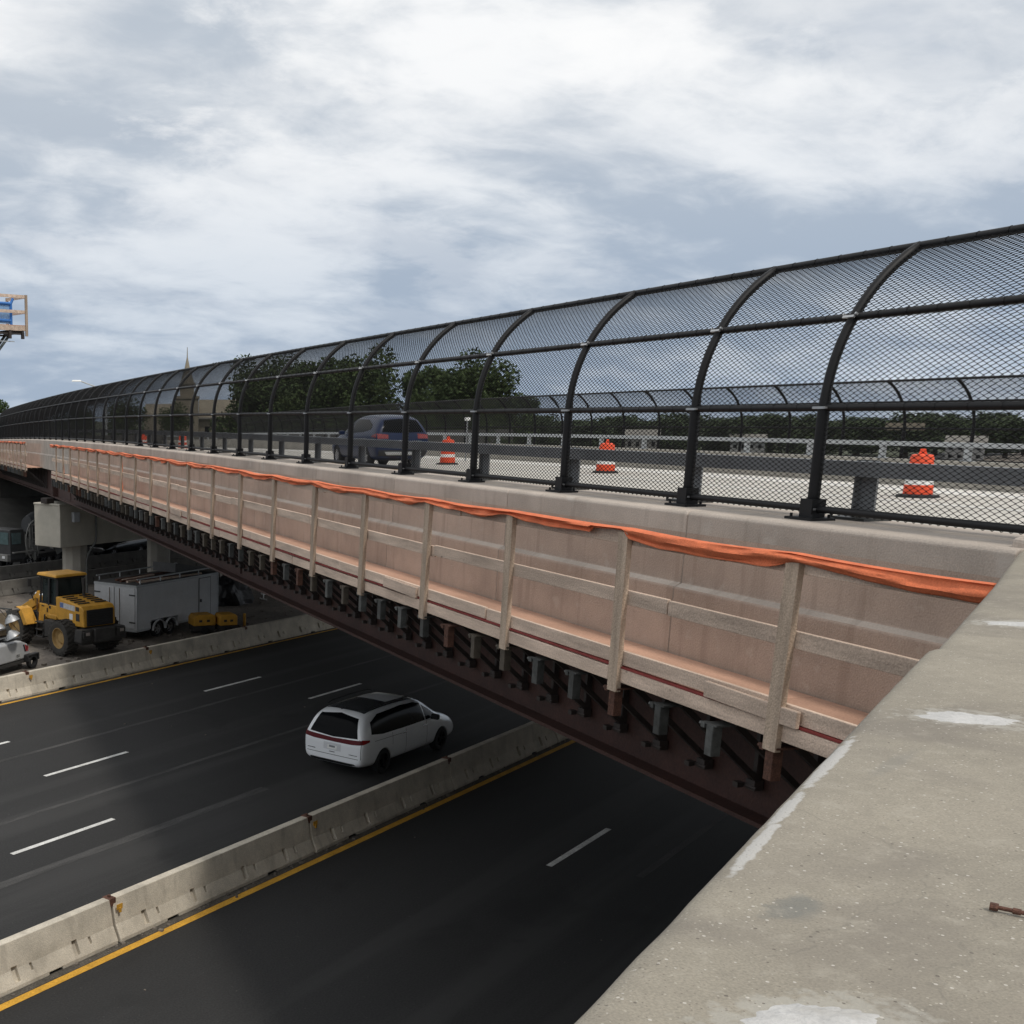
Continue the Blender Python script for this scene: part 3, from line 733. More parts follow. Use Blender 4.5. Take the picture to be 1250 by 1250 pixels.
def platform(label, y0, y1, npost, first, netting=True):
    t = thing('work_platform', label, 'work platform', (PX, y0, DZ))
    def lz(y): return zg(y)
    sp = 2.19
    for k in range(npost):
        y = first + sp * k
        if y > y1: break
        obj('guard_post', PM, WOODP, t, loc=(rnd.uniform(-.008, .008), y - y0, lz(y) - .20 + .0), rot=(R(rnd.uniform(-1, 1)), R(rnd.uniform(-.8, .8)), R(rnd.uniform(-2, 2))))
    y = first; i = 0
    while y < y1:
        br_ = obj('bracket', BM, BRKT, t, loc=(.02, y - y0, lz(y)))
        obj('post_pocket', PK[1] if i == 0 else PK[rnd.choice((0, 0, 0, 0, 2, 2, 1))], GALV, br_, loc=(.01, 0, -.03), rot=(0, 0, R(rnd.uniform(-6, 6))))
        y += sp / 3; i += 1
    # boards
    def boards(name, x, z, w_, h_, L_, m, off=0, jit=.012):
        y = y0 - off; k = 0
        while y < y1:
            e = min(y + L_, y1); a = max(y, y0)
            if e - a > .3:
                b = MB(); n = 4
                dx = rnd.uniform(-jit, jit)
                ys = rng(a, e - .008, n)
                z0_, z1_ = z + rnd.uniform(-jit, jit), z + rnd.uniform(-jit, jit)
                vv = []
                for q in ys:
                    f = (q - a) / (e - a); zz = z0_ + (z1_ - z0_) * f + lz(q)
                    for px_, pz_ in ((-w_ / 2, -h_ / 2), (w_ / 2, -h_ / 2), (w_ / 2, h_ / 2), (-w_ / 2, h_ / 2)): vv.append((x + dx + px_, q - y0, zz + pz_))
                ff = [(4 * i_ + j, 4 * i_ + (j + 1) % 4, 4 * i_ + 4 + (j + 1) % 4, 4 * i_ + 4 + j) for i_ in range(n) for j in range(4)] + [(3, 2, 1, 0), (4 * n, 4 * n + 1, 4 * n + 2, 4 * n + 3)]
                b.add(vv, ff); obj(name, b, m, t, bevel=.006)
            y = e if e == y1 else y + L_; k += 1
    boards('top_rail', .055, 1.245, .04, .14, 4.88, WOODB, 2.2)
    boards('mid_rail', .058, .66, .04, .14, 4.88, WOODB, 1.5)
    boards('toe_board', .052, .075, .04, .14, 4.88, WOODB, 3.0)
    boards('edge_board', .046, -.105, .05, .14, 4.88, WOODB, .7)
    for a in (1.25, 8.3, 22): # lapped boards
        if y0 + a + 1.4 < y1:
            b = MB(); b.box((-.0, a + .9, .055), (.04, 1.1, .14), Matrix.Rotation(R(.8), 3, 'X')); obj('toe_board', b, WOODB, t, bevel=.006)
    b = MB(); strip(b, [(.03, -.006), (.09, -.006), (.09, -.024), (.03, -.024)], rng(0, y1 - y0, 40))
    for i_ in range(len(b.v)):
        x, yy, z = b.v[i_]; b.v[i_] = (x - .012 + .004 * noise.noise(Vector((yy * 3, 0, 0))), yy, z - zg(yy) + lz(yy + y0))
    obj('red_tape', b, REDL, t)
    y = y0; 
    while y < y1 - .2:
        e = min(y + 2.44, y1)
        b = MB(); b.box((.482, (y + e) / 2 - y0, -.012 + lz((y + e) / 2)), (.825, e - y - .006, .019), Matrix.Rotation(math.atan(dzg((y + e) / 2)), 3, 'X')); obj('deck_panel', b, PLY, t)
        y = e
    # ledger under the deck
    b = MB()
    for x in (.3, .6): strip(b, [(x - .02, -.03), (x + .02, -.03), (x + .02, -.045), (x - .02, -.045)], rng(0, y1 - y0, 30))
    for i_ in range(len(b.v)):
        x, yy, z = b.v[i_]; b.v[i_] = (x, yy, z - zg(yy) + lz(yy + y0))
    obj('joist', b, WOODB, t)
    return t
platform('long wooden overhang platform with tan guard posts hung along the near bridge side', 6.0, 53.6, 30, 7.85)
platform('second wooden overhang platform beyond the pier, far end of the bridge', 64.0, 92, 14, 64.4)
# orange cloth over the top rail
def drape(y0, y1, seed, label, X=PX, zb=DZ):
    b = MB(); ys = rng(y0, y1, int((y1 - y0) / .05)); prof = 15; vs = []
    for y in ys:
        ph = ((y - 7.85) / 2.19) % 1.0
        n1 = noise.noise(Vector((y * .75, seed, 0))); n2 = noise.noise(Vector((y * 1.9, seed, 4))); n3 = noise.noise(Vector((y * .3, seed, 9)))
        sag = -.03 * math.sin(math.pi * ph) * (.6 + n3)
        hgt = max(.030, (.062 + .035 * n1 + .035 * n2 + .03 * math.sin(math.pi * ph) + .02 * n3) * (1.35 if y < 10 else 1)) if not 10.04 < y < 10.6 else .022; tw = .5 * n2
        for j in range(prof):
            f = j / (prof - 1)
            if f < .2: x = .082; z = 1.335 - (.2 - f) * .4
            elif f < .36: x = .082 - (f - .2) * .68; z = 1.338 + .006 * math.sin((f - .2) * 19)
            else:
                g = (f - .36) / .64; x = -.027 - .020 * math.sin(g * 6.5 + tw * 5 + y * .6) - .006; z = 1.340 - g * hgt
                cr = .014 * noise.noise(Vector((y * .9, g * 5.5 + seed, 2))) + .007 * noise.noise(Vector((y * 2.2, g * 13, seed))) + .004 * noise.noise(Vector((y * 9, g * 9, seed)))
                x += cr; z += .012 * g * noise.noise(Vector((y * 3.1, seed, 7)))
            vs.append((x, y - y0, z + sag + zg(y) - zg(y0)))
    fs = [(i * prof + j, i * prof + j + 1, (i + 1) * prof + j + 1, (i + 1) * prof + j) for i in range(len(ys) - 1) for j in range(prof - 1)]
    b.add(vs, fs)
    o = obj('safety_cloth', b, ORCL, loc=(X, y0, zb + zg(y0)), smooth=45)
    so_ = o.modifiers.new('s', 'SOLIDIFY'); so_.thickness = .003
    tag(o, label, 'safety cloth'); return o
drape(6.05, 53.4, 3, 'long folded orange safety cloth draped over the platform top rail')
drape(64.2, 91, 5, 'orange safety cloth on the second platform at the far end')
def hang(y, z0, z1, label, w_=.22, X=PX - .04):
    b = MB(); n = 14; vs = []
    for i in range(n + 1):
        z = z1 + (z0 - z1) * i / n
        for j in range(5): vs.append((.03 * noise.noise(Vector((z * 3, j, y))), (j - 2) * w_ / 4 * (1 - .4 * abs(noise.noise(Vector((z * 2, 1, y))))), z))
    b.add(vs, [(i * 5 + j, i * 5 + j + 1, i * 5 + 6 + j, i * 5 + 5 + j) for i in range(n) for j in range(4)])
    o = obj('hanging_cloth', b, ORCL, loc=(X + .3, y, zg(y)), smooth=180); o.modifiers.new('s', 'SOLIDIFY').thickness = .004
    tag(o, label, 'safety cloth')
hang(37.6, -1.1, -2.3, 'orange cloth strip hanging down inside the platform rail, far half', .35)
hang(51.2, -1.9, -2.35, 'small orange cloth scrap at the far end of the long platform', .5)

# ---------------------------------------------------------------- pier and abutments
pr = thing('bridge_pier', 'pale concrete bridge pier with blunt rectangular cap beam on round columns', 'bridge pier', Vector((7.95, 59.3, -H)), HANG)
b = MB(); b.box((15.0, .975, 4.1), (30, 1.95, 2.1)); b.box((15.0, .975, 5.20), (30.06, 2.0, .1)); obj('cap_beam', b, PIER, pr, bevel=.03)
for s in (1.9, 8.36, 14.8, 21.3, 27.7):
    b = MB(); b.lathe([(.66, 0), (.66, 3.06)], 10); obj('column', b, CONCD, pr, loc=(s, .975, 0))
for X in (8, 11, 14, 17, 20, 23, 26, 29):
    s = (X - 7.95) * HV.x + ((59.3 + (X - 7.95) * .692) - 59.3) * HV.y
    b = MB(); b.box((s, .98, 5.385), (.5, .45, .27)); obj('bearing', b, BRKT, pr)
b = MB(); b.box((1.0, -.10, 4.55), (.42, .2, .5)); eb = obj('electrical_box', b, mat('grey box paint', (.42, .44, .46), .5, .1, 4), pr, bevel=.02)
b = MB(); b.tube([(2.45, -.08, 5.2), (2.45, -.08, 3.6), (2.40, -.08, 3.2), (2.05, .1, 2.6), (2.0, .2, 2.2), (2.0, .2, 0)], .055, 8); obj('conduit', b, GALV, pr, smooth=60)
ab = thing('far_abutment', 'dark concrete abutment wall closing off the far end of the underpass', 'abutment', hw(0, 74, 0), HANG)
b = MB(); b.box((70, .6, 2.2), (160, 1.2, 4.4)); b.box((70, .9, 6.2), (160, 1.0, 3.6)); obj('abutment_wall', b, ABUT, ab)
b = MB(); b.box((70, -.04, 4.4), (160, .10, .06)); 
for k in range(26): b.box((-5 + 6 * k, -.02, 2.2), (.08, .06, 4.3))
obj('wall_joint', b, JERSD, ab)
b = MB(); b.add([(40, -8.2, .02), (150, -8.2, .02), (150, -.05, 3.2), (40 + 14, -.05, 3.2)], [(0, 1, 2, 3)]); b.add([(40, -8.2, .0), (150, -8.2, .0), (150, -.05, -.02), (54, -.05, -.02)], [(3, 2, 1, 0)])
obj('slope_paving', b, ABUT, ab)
na = thing('near_abutment', 'concrete abutment under the near end of the girders', 'abutment', hw(0, 0, 0), HANG)
b = MB(); b.box((40, -1.2, 2.7), (62, 2.6, 5.4)); b.box((42, -2.4, 6.6), (58, 1.0, 2.2)); obj('abutment_wall', b, CONCD, na)

# ---------------------------------------------------------------- cars
def loft(st, sub=2):
    # st: (x, z_under, z_sill, z_belt, z_roof, w_low, w_belt, w_roof); front is +x
    rings = []
    for x, zb, zs, zl, zr, wb, wl_, wr in st:
        hh = zr - zl
        half = [(0, zb), (wb * .55, zb), (wb * .93, zb + .02), (wb, zs), (max(wb, wl_) * 1.0, (zs + zl) / 2), (wl_, zl), (wl_ + (wr - wl_) * .55, zl + hh * .52), (wr, zl + hh * .86), (wr * .72, zr - hh * .02), (0, zr)]
        full = half + [(-y, z) for y, z in half[-2:0:-1]]
        rings.append([(x, y, z) for y, z in full])
    k = len(rings[0]); vs = [p for r in rings for p in r]; fs = []
    for i in range(len(rings) - 1):
        for j in range(k): fs.append((i * k + j, i * k + (j + 1) % k, (i + 1) * k + (j + 1) % k, (i + 1) * k + j))
    for e, rev in ((0, True), ((len(rings) - 1) * k, False)):
        # grid fill of the end rings
        h = k // 2
        for j in range(h):
            a, b_, c, d = e + j, e + j + 1, e + (k - j - 1) % k, e + (k - j) % k
            if j == 0: f = (e, e + 1, e + k - 1)
            elif j == h - 1: f = (e + j, e + j + 1, e + k - j)
            else: f = (a, b_, e + k - j - 1, e + k - j)
            fs.append(f[::-1] if rev else f)
    b = MB(); b.add(vs, fs); o = obj('tmp', b, VANW)
    m = o.modifiers.new('s', 'SUBSURF'); m.levels = sub; m.render_levels = sub
    return o
def car_body(st, arches, paint, sub=2, ar=.40, wy=.72):
    o = loft(st, sub)
    c = MB()
    for x in arches:
        for s in (-1, 1):
            Mx = Matrix.Translation((x, s * (wy + .35), .34)) @ Matrix.Rotation(R(90), 4, 'X')
            c.lathe([(ar, -.36), (ar, .36)], 28, M=Mx)
    cut = obj('tmpc', c, VANW)
    m = o.modifiers.new('b', 'BOOLEAN'); m.object = cut; m.operation = 'DIFFERENCE'; m.solver = 'EXACT'
    me = evalmesh(o); bpy.data.objects.remove(o); bpy.data.objects.remove(cut)
    me.materials.clear(); me.materials.append(paint)
    for p in me.polygons: p.use_smooth = True
    me.set_sharp_from_angle(angle=R(38))
    return me
def bvh_of(me):
    bm = bmesh.new(); bm.from_mesh(me); t = BVHTree.FromBMesh(bm); bm.free(); return t
def interp(pl, t):
    L_ = [0]
    for a, b_ in zip(pl, pl[1:]): L_.append(L_[-1] + math.hypot(b_[0] - a[0], b_[1] - a[1]))
    d = t * L_[-1]
    for i in range(len(pl) - 1):
        if d <= L_[i + 1] + 1e-9:
            f = (d - L_[i]) / max(1e-9, L_[i + 1] - L_[i]); return (pl[i][0] + (pl[i + 1][0] - pl[i][0]) * f, pl[i][1] + (pl[i + 1][1] - pl[i][1]) * f)
    return pl[-1]
def patch(b, bvh, axis, lo, hi, nu=24, nv=8, off=.007, mi=0):
    """a panel laid on the body: axis +y/-y (points are x,z), +x/-x (y,z), +z (x,y)"""
    s = 1 if axis[0] == '+' else -1; vs = []; ok = []
    for i in range(nu + 1):
        p = interp(lo, i / nu); q = interp(hi, i / nu)
        for j in range(nv + 1):
            f = j / nv; u = p[0] + (q[0] - p[0]) * f; v = p[1] + (q[1] - p[1]) * f
            if axis[1] == 'y': o, d = Vector((u, 5 * s, v)), Vector((0, -s, 0))
            elif axis[1] == 'x': o, d = Vector((5 * s, u, v)), Vector((-s, 0, 0))
            else: o, d = Vector((u, v, 5)), Vector((0, 0, -1))
            h, n, _, _ = bvh.ray_cast(o, d)
            ok.append(h is not None); vs.append((h - d * off) if h is not None else o)
    fs = []
    for i in range(nu):
        for j in range(nv):
            q = (i * (nv + 1) + j, (i + 1) * (nv + 1) + j, (i + 1) * (nv + 1) + j + 1, i * (nv + 1) + j + 1)
            if all(ok[a] for a in q): fs.append(q)
    b.add(vs, fs, mi)
def wheel_mesh(r, w_, rim, tyre):
    b = MB(); Mx = Matrix.Rotation(R(90), 4, 'X')
    b.lathe([(r * .62, -w_ / 2), (r * .9, -w_ / 2), (r, -w_ * .36), (r, w_ * .36), (r * .9, w_ / 2), (r * .62, w_ / 2), (r * .62, -w_ / 2)], 28, M=Mx, close=False)
    t = b.mesh('tyre'); fixn(t); t.materials.append(tyre)
    c = MB(); c.lathe([(r * .64, -w_ * .42), (r * .64, -w_ * .40), (r * .56, -w_ * .30), (r * .56, w_ * .30), (r * .64, w_ * .40), (r * .64, w_ * .42)], 24, M=Mx, close=False)
    c.lathe([(r * .60, -w_ * .1), (r * .60, w_ * .1)], 20, M=Mx, mi=1)
    for k in range(5):
        a = 2 * math.pi * k / 5
        for s in (-1, 1): c.beam((.05 * math.cos(a), s * w_ * .36, .05 * math.sin(a)), (r * .6 * math.cos(a), s * w_ * .40, r * .6 * math.sin(a)), r * .17, w_ * .08, up=Vector((0, 1, 0)))
    c.lathe([(r * .15, -w_ * .42), (r * .15, w_ * .42)], 12, M=Mx)
    d = c.mesh('rim'); fixn(d); d.materials.append(rim); d.materials.append(PLAST)
    return t, d
def add_wheels(t, xs, y, r, tm, rm, w_=.22):
    for x in xs:
        for s in (-1, 1):
            o = obj('wheel', tm, TYREB, t, loc=(x, s * y, r), smooth=40); obj('rim', rm, ALLOY, o)

# --- white minivan
def minivan():
    t = thing('minivan', 'white minivan with dark glass and a grey roof driving away on the shaded highway', 'minivan', hw(25.65 + 2.6, 17.45), HANG)
    st = [(-2.585, .44, .58, .80, .86, .80, .84, .74), (-2.56, .36, .56, .92, 1.02, .90, .92, .82), (-2.50, .31, .55, 1.04, 1.22, .95, .95, .80), (-2.36, .28, .52, 1.10, 1.52, .98, .97, .77), (-2.16, .26, .50, 1.11, 1.72, .99, .985, .75),
          (-1.7, .25, .48, 1.10, 1.775, 1.0, .99, .74), (-1.0, .24, .46, 1.08, 1.79, 1.0, .985, .74), (-.2, .24, .45, 1.06, 1.785, 1.0, .985, .735), (.45, .24, .45, 1.05, 1.74, 1.0, .98, .725), (.85, .24, .45, 1.04, 1.62, 1.0, .975, .70),
          (1.20, .24, .45, 1.03, 1.40, 1.0, .965, .68), (1.52, .24, .46, 1.02, 1.17, 1.0, .955, .70), (1.75, .24, .47, .98, 1.08, .99, .94, .70), (2.1, .25, .48, .90, .99, .97, .90, .66), (2.38, .27, .48, .80, .87, .92, .82, .58), (2.54, .30, .46, .66, .70, .80, .70, .50), (2.58, .36, .46, .56, .58, .66, .6, .4)]
    me = car_body(st, (-1.55, 1.54), VANW, 2, .40, .74)
    bv = bvh_of(me); obj('car_body', me, VANW, t)
    b = MB()
    for s in ('+y', '-y'):
        patch(b, bv, s, [(-2.13, 1.20), (-1.6, 1.13), (-.4, 1.10), (.62, 1.09)], [(-2.04, 1.50), (-1.6, 1.645), (-.4, 1.67), (.30, 1.63), (.62, 1.55)], 40, 8)
        patch(b, bv, s, [(.68, 1.09), (1.33, 1.10)], [(.68, 1.50), (1.02, 1.34), (1.33, 1.115)], 18, 6)
    obj('side_window', b, GLASS, t, smooth=180)
    b = MB(); patch(b, bv, '-x', [(-.77, 1.12), (0, 1.07), (.77, 1.12)], [(-.60, 1.60), (0, 1.67), (.60, 1.60)], 28, 14); obj('rear_window', b, GLASS, t, smooth=180)
    b = MB(); patch(b, bv, '+x', [(-.72, 1.16), (0, 1.14), (.72, 1.16)], [(-.60, 1.64), (0, 1.68), (.60, 1.64)], 28, 10); obj('windscreen', b, GLASS, t, smooth=180)
    b = MB(); patch(b, bv, '-x', [(-.93, .985), (-.6, .95), (0, .945), (.6, .95), (.93, .985)], [(-.93, 1.10), (-.62, 1.075), (0, 1.05), (.62, 1.075), (.93, 1.10)], 40, 3, off=.018)
    obj('tail_lamp_bar', b, REDLT, t, smooth=180)
    for s in ('+y', '-y'):
        b = MB(); patch(b, bv, s, [(-2.56, .98), (-2.25, 1.03)], [(-2.52, 1.11), (-2.25, 1.08)], 6, 3, off=.014); obj('tail_lamp', b, mat('bright tail lamp', (.26, .012, .014), .2, .1, 6, coat=.6) if 'bright tail lamp' not in MATS else MATS['bright tail lamp'], t, smooth=180)
    b = MB(); patch(b, bv, '+z', [(-2.0, -.60), (.45, -.60)], [(-2.0, .60), (.45, .60)], 40, 20, off=.006); obj('roof_panel', b, ROOFB, t, smooth=180)
    b = MB(); patch(b, bv, '+z', [(-.75, -.46), (.25, -.46)], [(-.75, .46), (.25, .46)], 16, 12, off=.02); obj('sunroof', b, mat('sky reflection sunroof glass', (.62, .64, .66), .15, .02, 2, spec=.8), t, smooth=180)  # white sky reflection put into the sunroof's base colour
    for s in (-1, 1):
        b = MB(); b.tube([(-1.85, s * .66, 1.775), (-1.7, s * .66, 1.82), (-.8, s * .665, 1.84), (.1, s * .66, 1.83), (.3, s * .65, 1.765)], .022, 8); obj('roof_rail', b, PLAST, t, smooth=60)
        b = MB(); b.box((1.02, s * 1.06, 1.13), (.14, .22, .15)); b.box((1.0, s * .96, 1.07), (.05, .14, .05)); obj('side_mirror', b, PLAST, t, bevel=.03, seg=3)
        b = MB()
        for x in (.55, -.52): b.box((x, s * 1.003, .97), (.20, .03, .03))
        obj('door_handle', b, CHROME, t, bevel=.008)
        b = MB()
        for x, z0, z1 in ((.70, .36, 1.06), (-.42, .36, 1.07), (-1.12, .75, 1.08)):
            patch(b, bv, '+y' if s > 0 else '-y', [(x, z0), (x, z1)], [(x + .012, z0), (x + .012, z1)], 10, 1, off=.002)
        patch(b, bv, '+y' if s > 0 else '-y', [(-2.0, .995), (-.42, .955)], [(-2.0, 1.005), (-.42, .965)], 14, 1, off=.002)
        obj('door_seam', b, PLAST, t)
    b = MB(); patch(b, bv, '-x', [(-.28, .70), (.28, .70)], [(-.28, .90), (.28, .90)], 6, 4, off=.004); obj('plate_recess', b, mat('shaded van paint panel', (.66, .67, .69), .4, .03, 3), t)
    b = MB(); b.box((-2.585, 0, .80), (.012, .31, .155), Matrix.Rotation(R(6), 3, 'Y')); obj('number_plate', b, BWHT, t)
    b = MB(); b.box((-2.592, 0, .80), (.006, .19, .05), Matrix.Rotation(R(6), 3, 'Y')); obj('plate_marks', b, RAILG, t)
    b = MB(); patch(b, bv, '-x', [(-.90, .565), (.90, .565)], [(-.90, .578), (.90, .578)], 20, 1, off=.003)
    for y in (-.905, .893): patch(b, bv, '-x', [(y, .58), (y, .98)], [(y + .012, .58), (y + .012, .98)], 10, 1, off=.003)
    obj('hatch_seam', b, PLAST, t)
    b = MB(); patch(b, bv, '-x', [(-.78, .34), (.78, .34)], [(-.70, .42), (.70, .42)], 20, 2, off=.006); obj('bumper_valance', b, PLAST, t)
    b = MB()
    for y0 in (-.80, .55): patch(b, bv, '-x', [(y0, .655), (y0 + .26, .655)], [(y0, .675), (y0 + .26, .675)], 6, 1, off=.006)
    patch(b, bv, '-x', [(-.09, .645), (.09, .645)], [(-.09, .665), (.09, .665)], 4, 1, off=.01)
    obj('badge_bar', b, CHROME, t)
    b = MB(); b.box((-2.12, 0, 1.79), (.16, .03, .05), taper=(.5, .6)); obj('antenna_fin', b, PLAST, t)
    b = MB(); b.tube([(-2.50, 0, 1.14), (-2.40, .33, 1.19)], .012, 6); obj('rear_wiper', b, PLAST, t)
    tm, rm = wheel_mesh(.36, .235, ALLOY, TYREB); add_wheels(t, (-1.55, 1.54), .885, .36, tm, rm)
    b = MB(); b.box((0, 0, .38), (4.4, 1.3, .28)); obj('underbody', b, PLAST, t)
    return t
minivan()

# --- blue suv on the bridge
def suv(t, paint, dark=False):
    st = [(-2.25, .50, .62, .84, .90, .76, .80, .66), (-2.22, .40, .60, .98, 1.08, .86, .88, .72), (-2.14, .34, .56, 1.08, 1.30, .90, .90, .70), (-1.98, .30, .52, 1.12, 1.52, .915, .905, .66), (-1.75, .28, .50, 1.12, 1.63, .92, .905, .64),
          (-1.2, .27, .48, 1.08, 1.68, .92, .905, .62), (-.4, .26, .47, 1.05, 1.685, .92, .90, .62), (.25, .26, .47, 1.03, 1.63, .92, .895, .61), (.65, .26, .47, 1.02, 1.48, .92, .885, .60), (.95, .26, .47, 1.01, 1.28, .92, .88, .62), (1.15, .26, .48, 1.00, 1.13, .92, .87, .66),
          (1.5, .27, .49, .96, 1.05, .91, .85, .64), (1.9, .28, .50, .88, .96, .89, .80, .58), (2.15, .31, .50, .76, .82, .82, .72, .50), (2.25, .38, .50, .64, .68, .70, .6, .4)]
    me = car_body(st, (-1.33, 1.36), paint, 2, .385, .68)
    bv = bvh_of(me); obj('car_body', me, paint, t)
    b = MB()
    for s in ('+y', '-y'):
        patch(b, bv, s, [(-1.62, 1.22), (-1.0, 1.14), (.1, 1.10)], [(-1.58, 1.36), (-1.0, 1.52), (.1, 1.53)], 26, 6)
        patch(b, bv, s, [(.16, 1.10), (.98, 1.09)], [(.16, 1.52), (.55, 1.36), (.98, 1.10)], 16, 6)
    obj('side_window', b, GLASS, t, smooth=180)
    b = MB(); patch(b, bv, '-x', [(-.70, 1.15), (0, 1.12), (.70, 1.15)], [(-.56, 1.50), (0, 1.55), (.56, 1.50)], 24, 10); obj('rear_window', b, GLASS, t, smooth=180)
    b = MB(); patch(b, bv, '+x', [(-.64, 1.12), (0, 1.10), (.64, 1.12)], [(-.52, 1.54), (0, 1.57), (.52, 1.54)], 20, 8); obj('windscreen', b, GLASS, t, smooth=180)
    for s in (-1, 1):
        b = MB(); ys = (.50 * s, .86 * s); a, c = min(ys), max(ys)
        patch(b, bv, '-x', [(a, .95), (c, .95)], [(a, 1.07), (c, 1.10)], 10, 4, off=.012)
        patch(b, bv, '+y' if s > 0 else '-y', [(-2.17, .97), (-1.84, 1.0)], [(-2.12, 1.10), (-1.84, 1.05)], 6, 3, off=.012); obj('tail_lamp', b, mat('suv tail lamp', (.24, .03, .03), .2, .3, 12, coat=.6) if 'suv tail lamp' not in MATS else MATS['suv tail lamp'], t, smooth=180)
        b = MB(); b.tube([(-1.6, s * .55, 1.655), (-1.5, s * .55, 1.70), (-.2, s * .55, 1.715), (.2, s * .54, 1.66)], .018, 6); obj('roof_rail', b, PLAST, t)
        b = MB(); b.box((.72, s * .98, 1.10), (.12, .2, .13)); obj('side_mirror', b, paint, t, bevel=.03, seg=3)
    b = MB(); patch(b, bv, '-x', [(-.80, .42), (.80, .42)], [(-.82, .60), (.82, .60)], 24, 4, off=.01); obj('bumper', b, PLAST, t)
    b = MB(); patch(b, bv, '-x', [(-.55, .45), (.55, .45)], [(-.62, .55), (.62, .55)], 24, 3, off=.018); obj('skid_plate', b, RAILL, t)
    b = MB(); b.box((-2.245, 0, .82), (.012, .31, .155)); obj('number_plate', b, BWHT, t)
    tm, rm = wheel_mesh(.345, .22, ALLOYS, TYREB); add_wheels(t, (-1.33, 1.36), .80, .345, tm, rm)
    b = MB(); b.box((0, 0, .40), (3.9, 1.2, .26)); obj('underbody', b, PLAST, t)
t = thing('suv_car', 'blue suv with red tail lamps driving away on the bridge behind the mesh fence', 'car', (15.72, 37.5, -1.6 + zg(37.6)), R(90))
suv(t, SUVB); t.scale = (.95, 1, 1.03)
t = thing('black_car', 'black car on the far carriageway, half hidden behind the second pier column', 'car', hw(58.9, 58.6), HANG + math.pi)
suv(t, DARKC)

# ---------------------------------------------------------------- traffic barrels
def barrel():
    t = thing('traffic_barrel', 'orange and white traffic barrel on the bridge road, nearest one at the photo right', 'traffic barrel', (20.5, 20.4, -1.6), 0, 'orange traffic barrels on the bridge')
    z = [(.265, .05), (.262, .20), (.250, .205), (.248, .36), (.238, .365), (.236, .52), (.226, .525), (.224, .68), (.214, .685), (.21, .82), (.20, .87), (.11, .885)]
    prof = []
    ms = [0, 1, 1, 0, 0, 1, 1, 0, 0, 0, 0, 0]
    ms = [0, 1, 1, 0, 0, 1, 1, 0, 0, 0, 0, 0]
    zb = [(.268, .05, 0), (.262, .255, 0), (.258, .258, 1), (.252, .36, 1), (.246, .363, 0), (.238, .50, 0), (.232, .503, 1), (.226, .60, 1), (.220, .603, 0), (.212, .80, 0), (.19, .86, 0), (.11, .875, 0)]
    b = MB(); b.lathe(zb, 28); obj('barrel_body', b, [ORG, BWHT], t, smooth=40)
    b = MB(); b.lathe([(.40, 0), (.38, .05), (.28, .07)], 8); obj('rubber_base', b, RUBB, t)
    b = MB(); b.box((0, 0, .90), (.22, .03, .10), taper=(.5, 1)); b.tube([(-.07, 0, .87), (-.06, 0, .97), (.06, 0, .97), (.07, 0, .87)], .016, 6); obj('handle', b, ORG, t)
    return t
B0 = barrel()
for (x, y, lab) in ((20.6, 31.7, 'orange and white traffic barrel in the middle of the bridge road, right of the suv'),
                    (19.2, 39.3, 'orange traffic barrel standing just right of the blue suv'),
                    (15.75, 65.3, 'distant orange traffic barrel seen below the church through the fence'),
                    (15.2, 73.5, 'farthest orange traffic barrel, a faint red spot behind the fence')):
    dup(B0, (x, y, -1.6 + zg(y)), rnd.uniform(0, 3), lab)
mk = thing('marker_pole', 'slim marker pole with a white cap standing right of the blue suv', 'marker pole', (21.44, 42.35, -1.6 + zg(42)))
b = MB(); b.tube([(0, 0, 0), (0, 0, 1.55)], .028, 8); obj('pole', b, RAILG, mk); b = MB(); b.box((0, 0, 1.6), (.16, .16, .12)); obj('cap', b, BWHT, mk)

# ---------------------------------------------------------------- wheel loader
def big_wheel(r, w_):
    b = MB(); Mx = Matrix.Rotation(R(90), 4, 'X')
    b.lathe([(r * .56, -w_ * .46), (r * .80, -w_ * .5), (r * .95, -w_ * .46), (r * .965, -w_ * .3), (r * .965, w_ * .3), (r * .95, w_ * .46), (r * .80, w_ * .5), (r * .56, w_ * .46), (r * .56, -w_ * .46)], 32, M=Mx, close=False)
    for k in range(22):
        for s in (-1, 1):
            a = 2 * math.pi * (k + (.5 if s > 0 else 0)) / 22
            rot = Matrix.Rotation(-a, 3, 'Y') @ Matrix.Rotation(R(28 * s), 3, 'X')
            b.box(Matrix.Rotation(-a, 3, 'Y') @ Vector((r * .965, s * w_ * .25, 0)), (r * .09, w_ * .50, r * .10), Matrix.Rotation(-a, 3, 'Y') @ Matrix.Rotation(R(26 * s), 3, 'X'))
    t = b.mesh('tyre'); fixn(t); t.materials.append(TYRE)
    c = MB(); c.lathe([(r * .58, -w_ * .47), (r * .55, -w_ * .47), (r * .52, -w_ * .25), (r * .36, -w_ * .12), (r * .28, -w_ * .22), (r * .22, -w_ * .24), (r * .22, w_ * .24), (r * .28, w_ * .22), (r * .36, w_ * .12), (r * .52, w_ * .25), (r * .55, w_ * .47), (r * .58, w_ * .47)], 26, M=Mx, close=False)
    for k in range(8):
        a = 2 * math.pi * k / 8
        for s in (-1, 1): c.box((r * .30 * math.cos(a), s * w_ * .21, r * .30 * math.sin(a)), (.05, .05, .05))
    c.lathe([(r * .22, -w_ * .24), (r * .22, w_ * .24)], 20, M=Mx); c.lathe([(r * .55, -w_ * .05), (r * .55, w_ * .05)], 20, M=Mx)
    d = c.mesh('rim'); fixn(d); d.materials.append(LRIM)
    return t, d
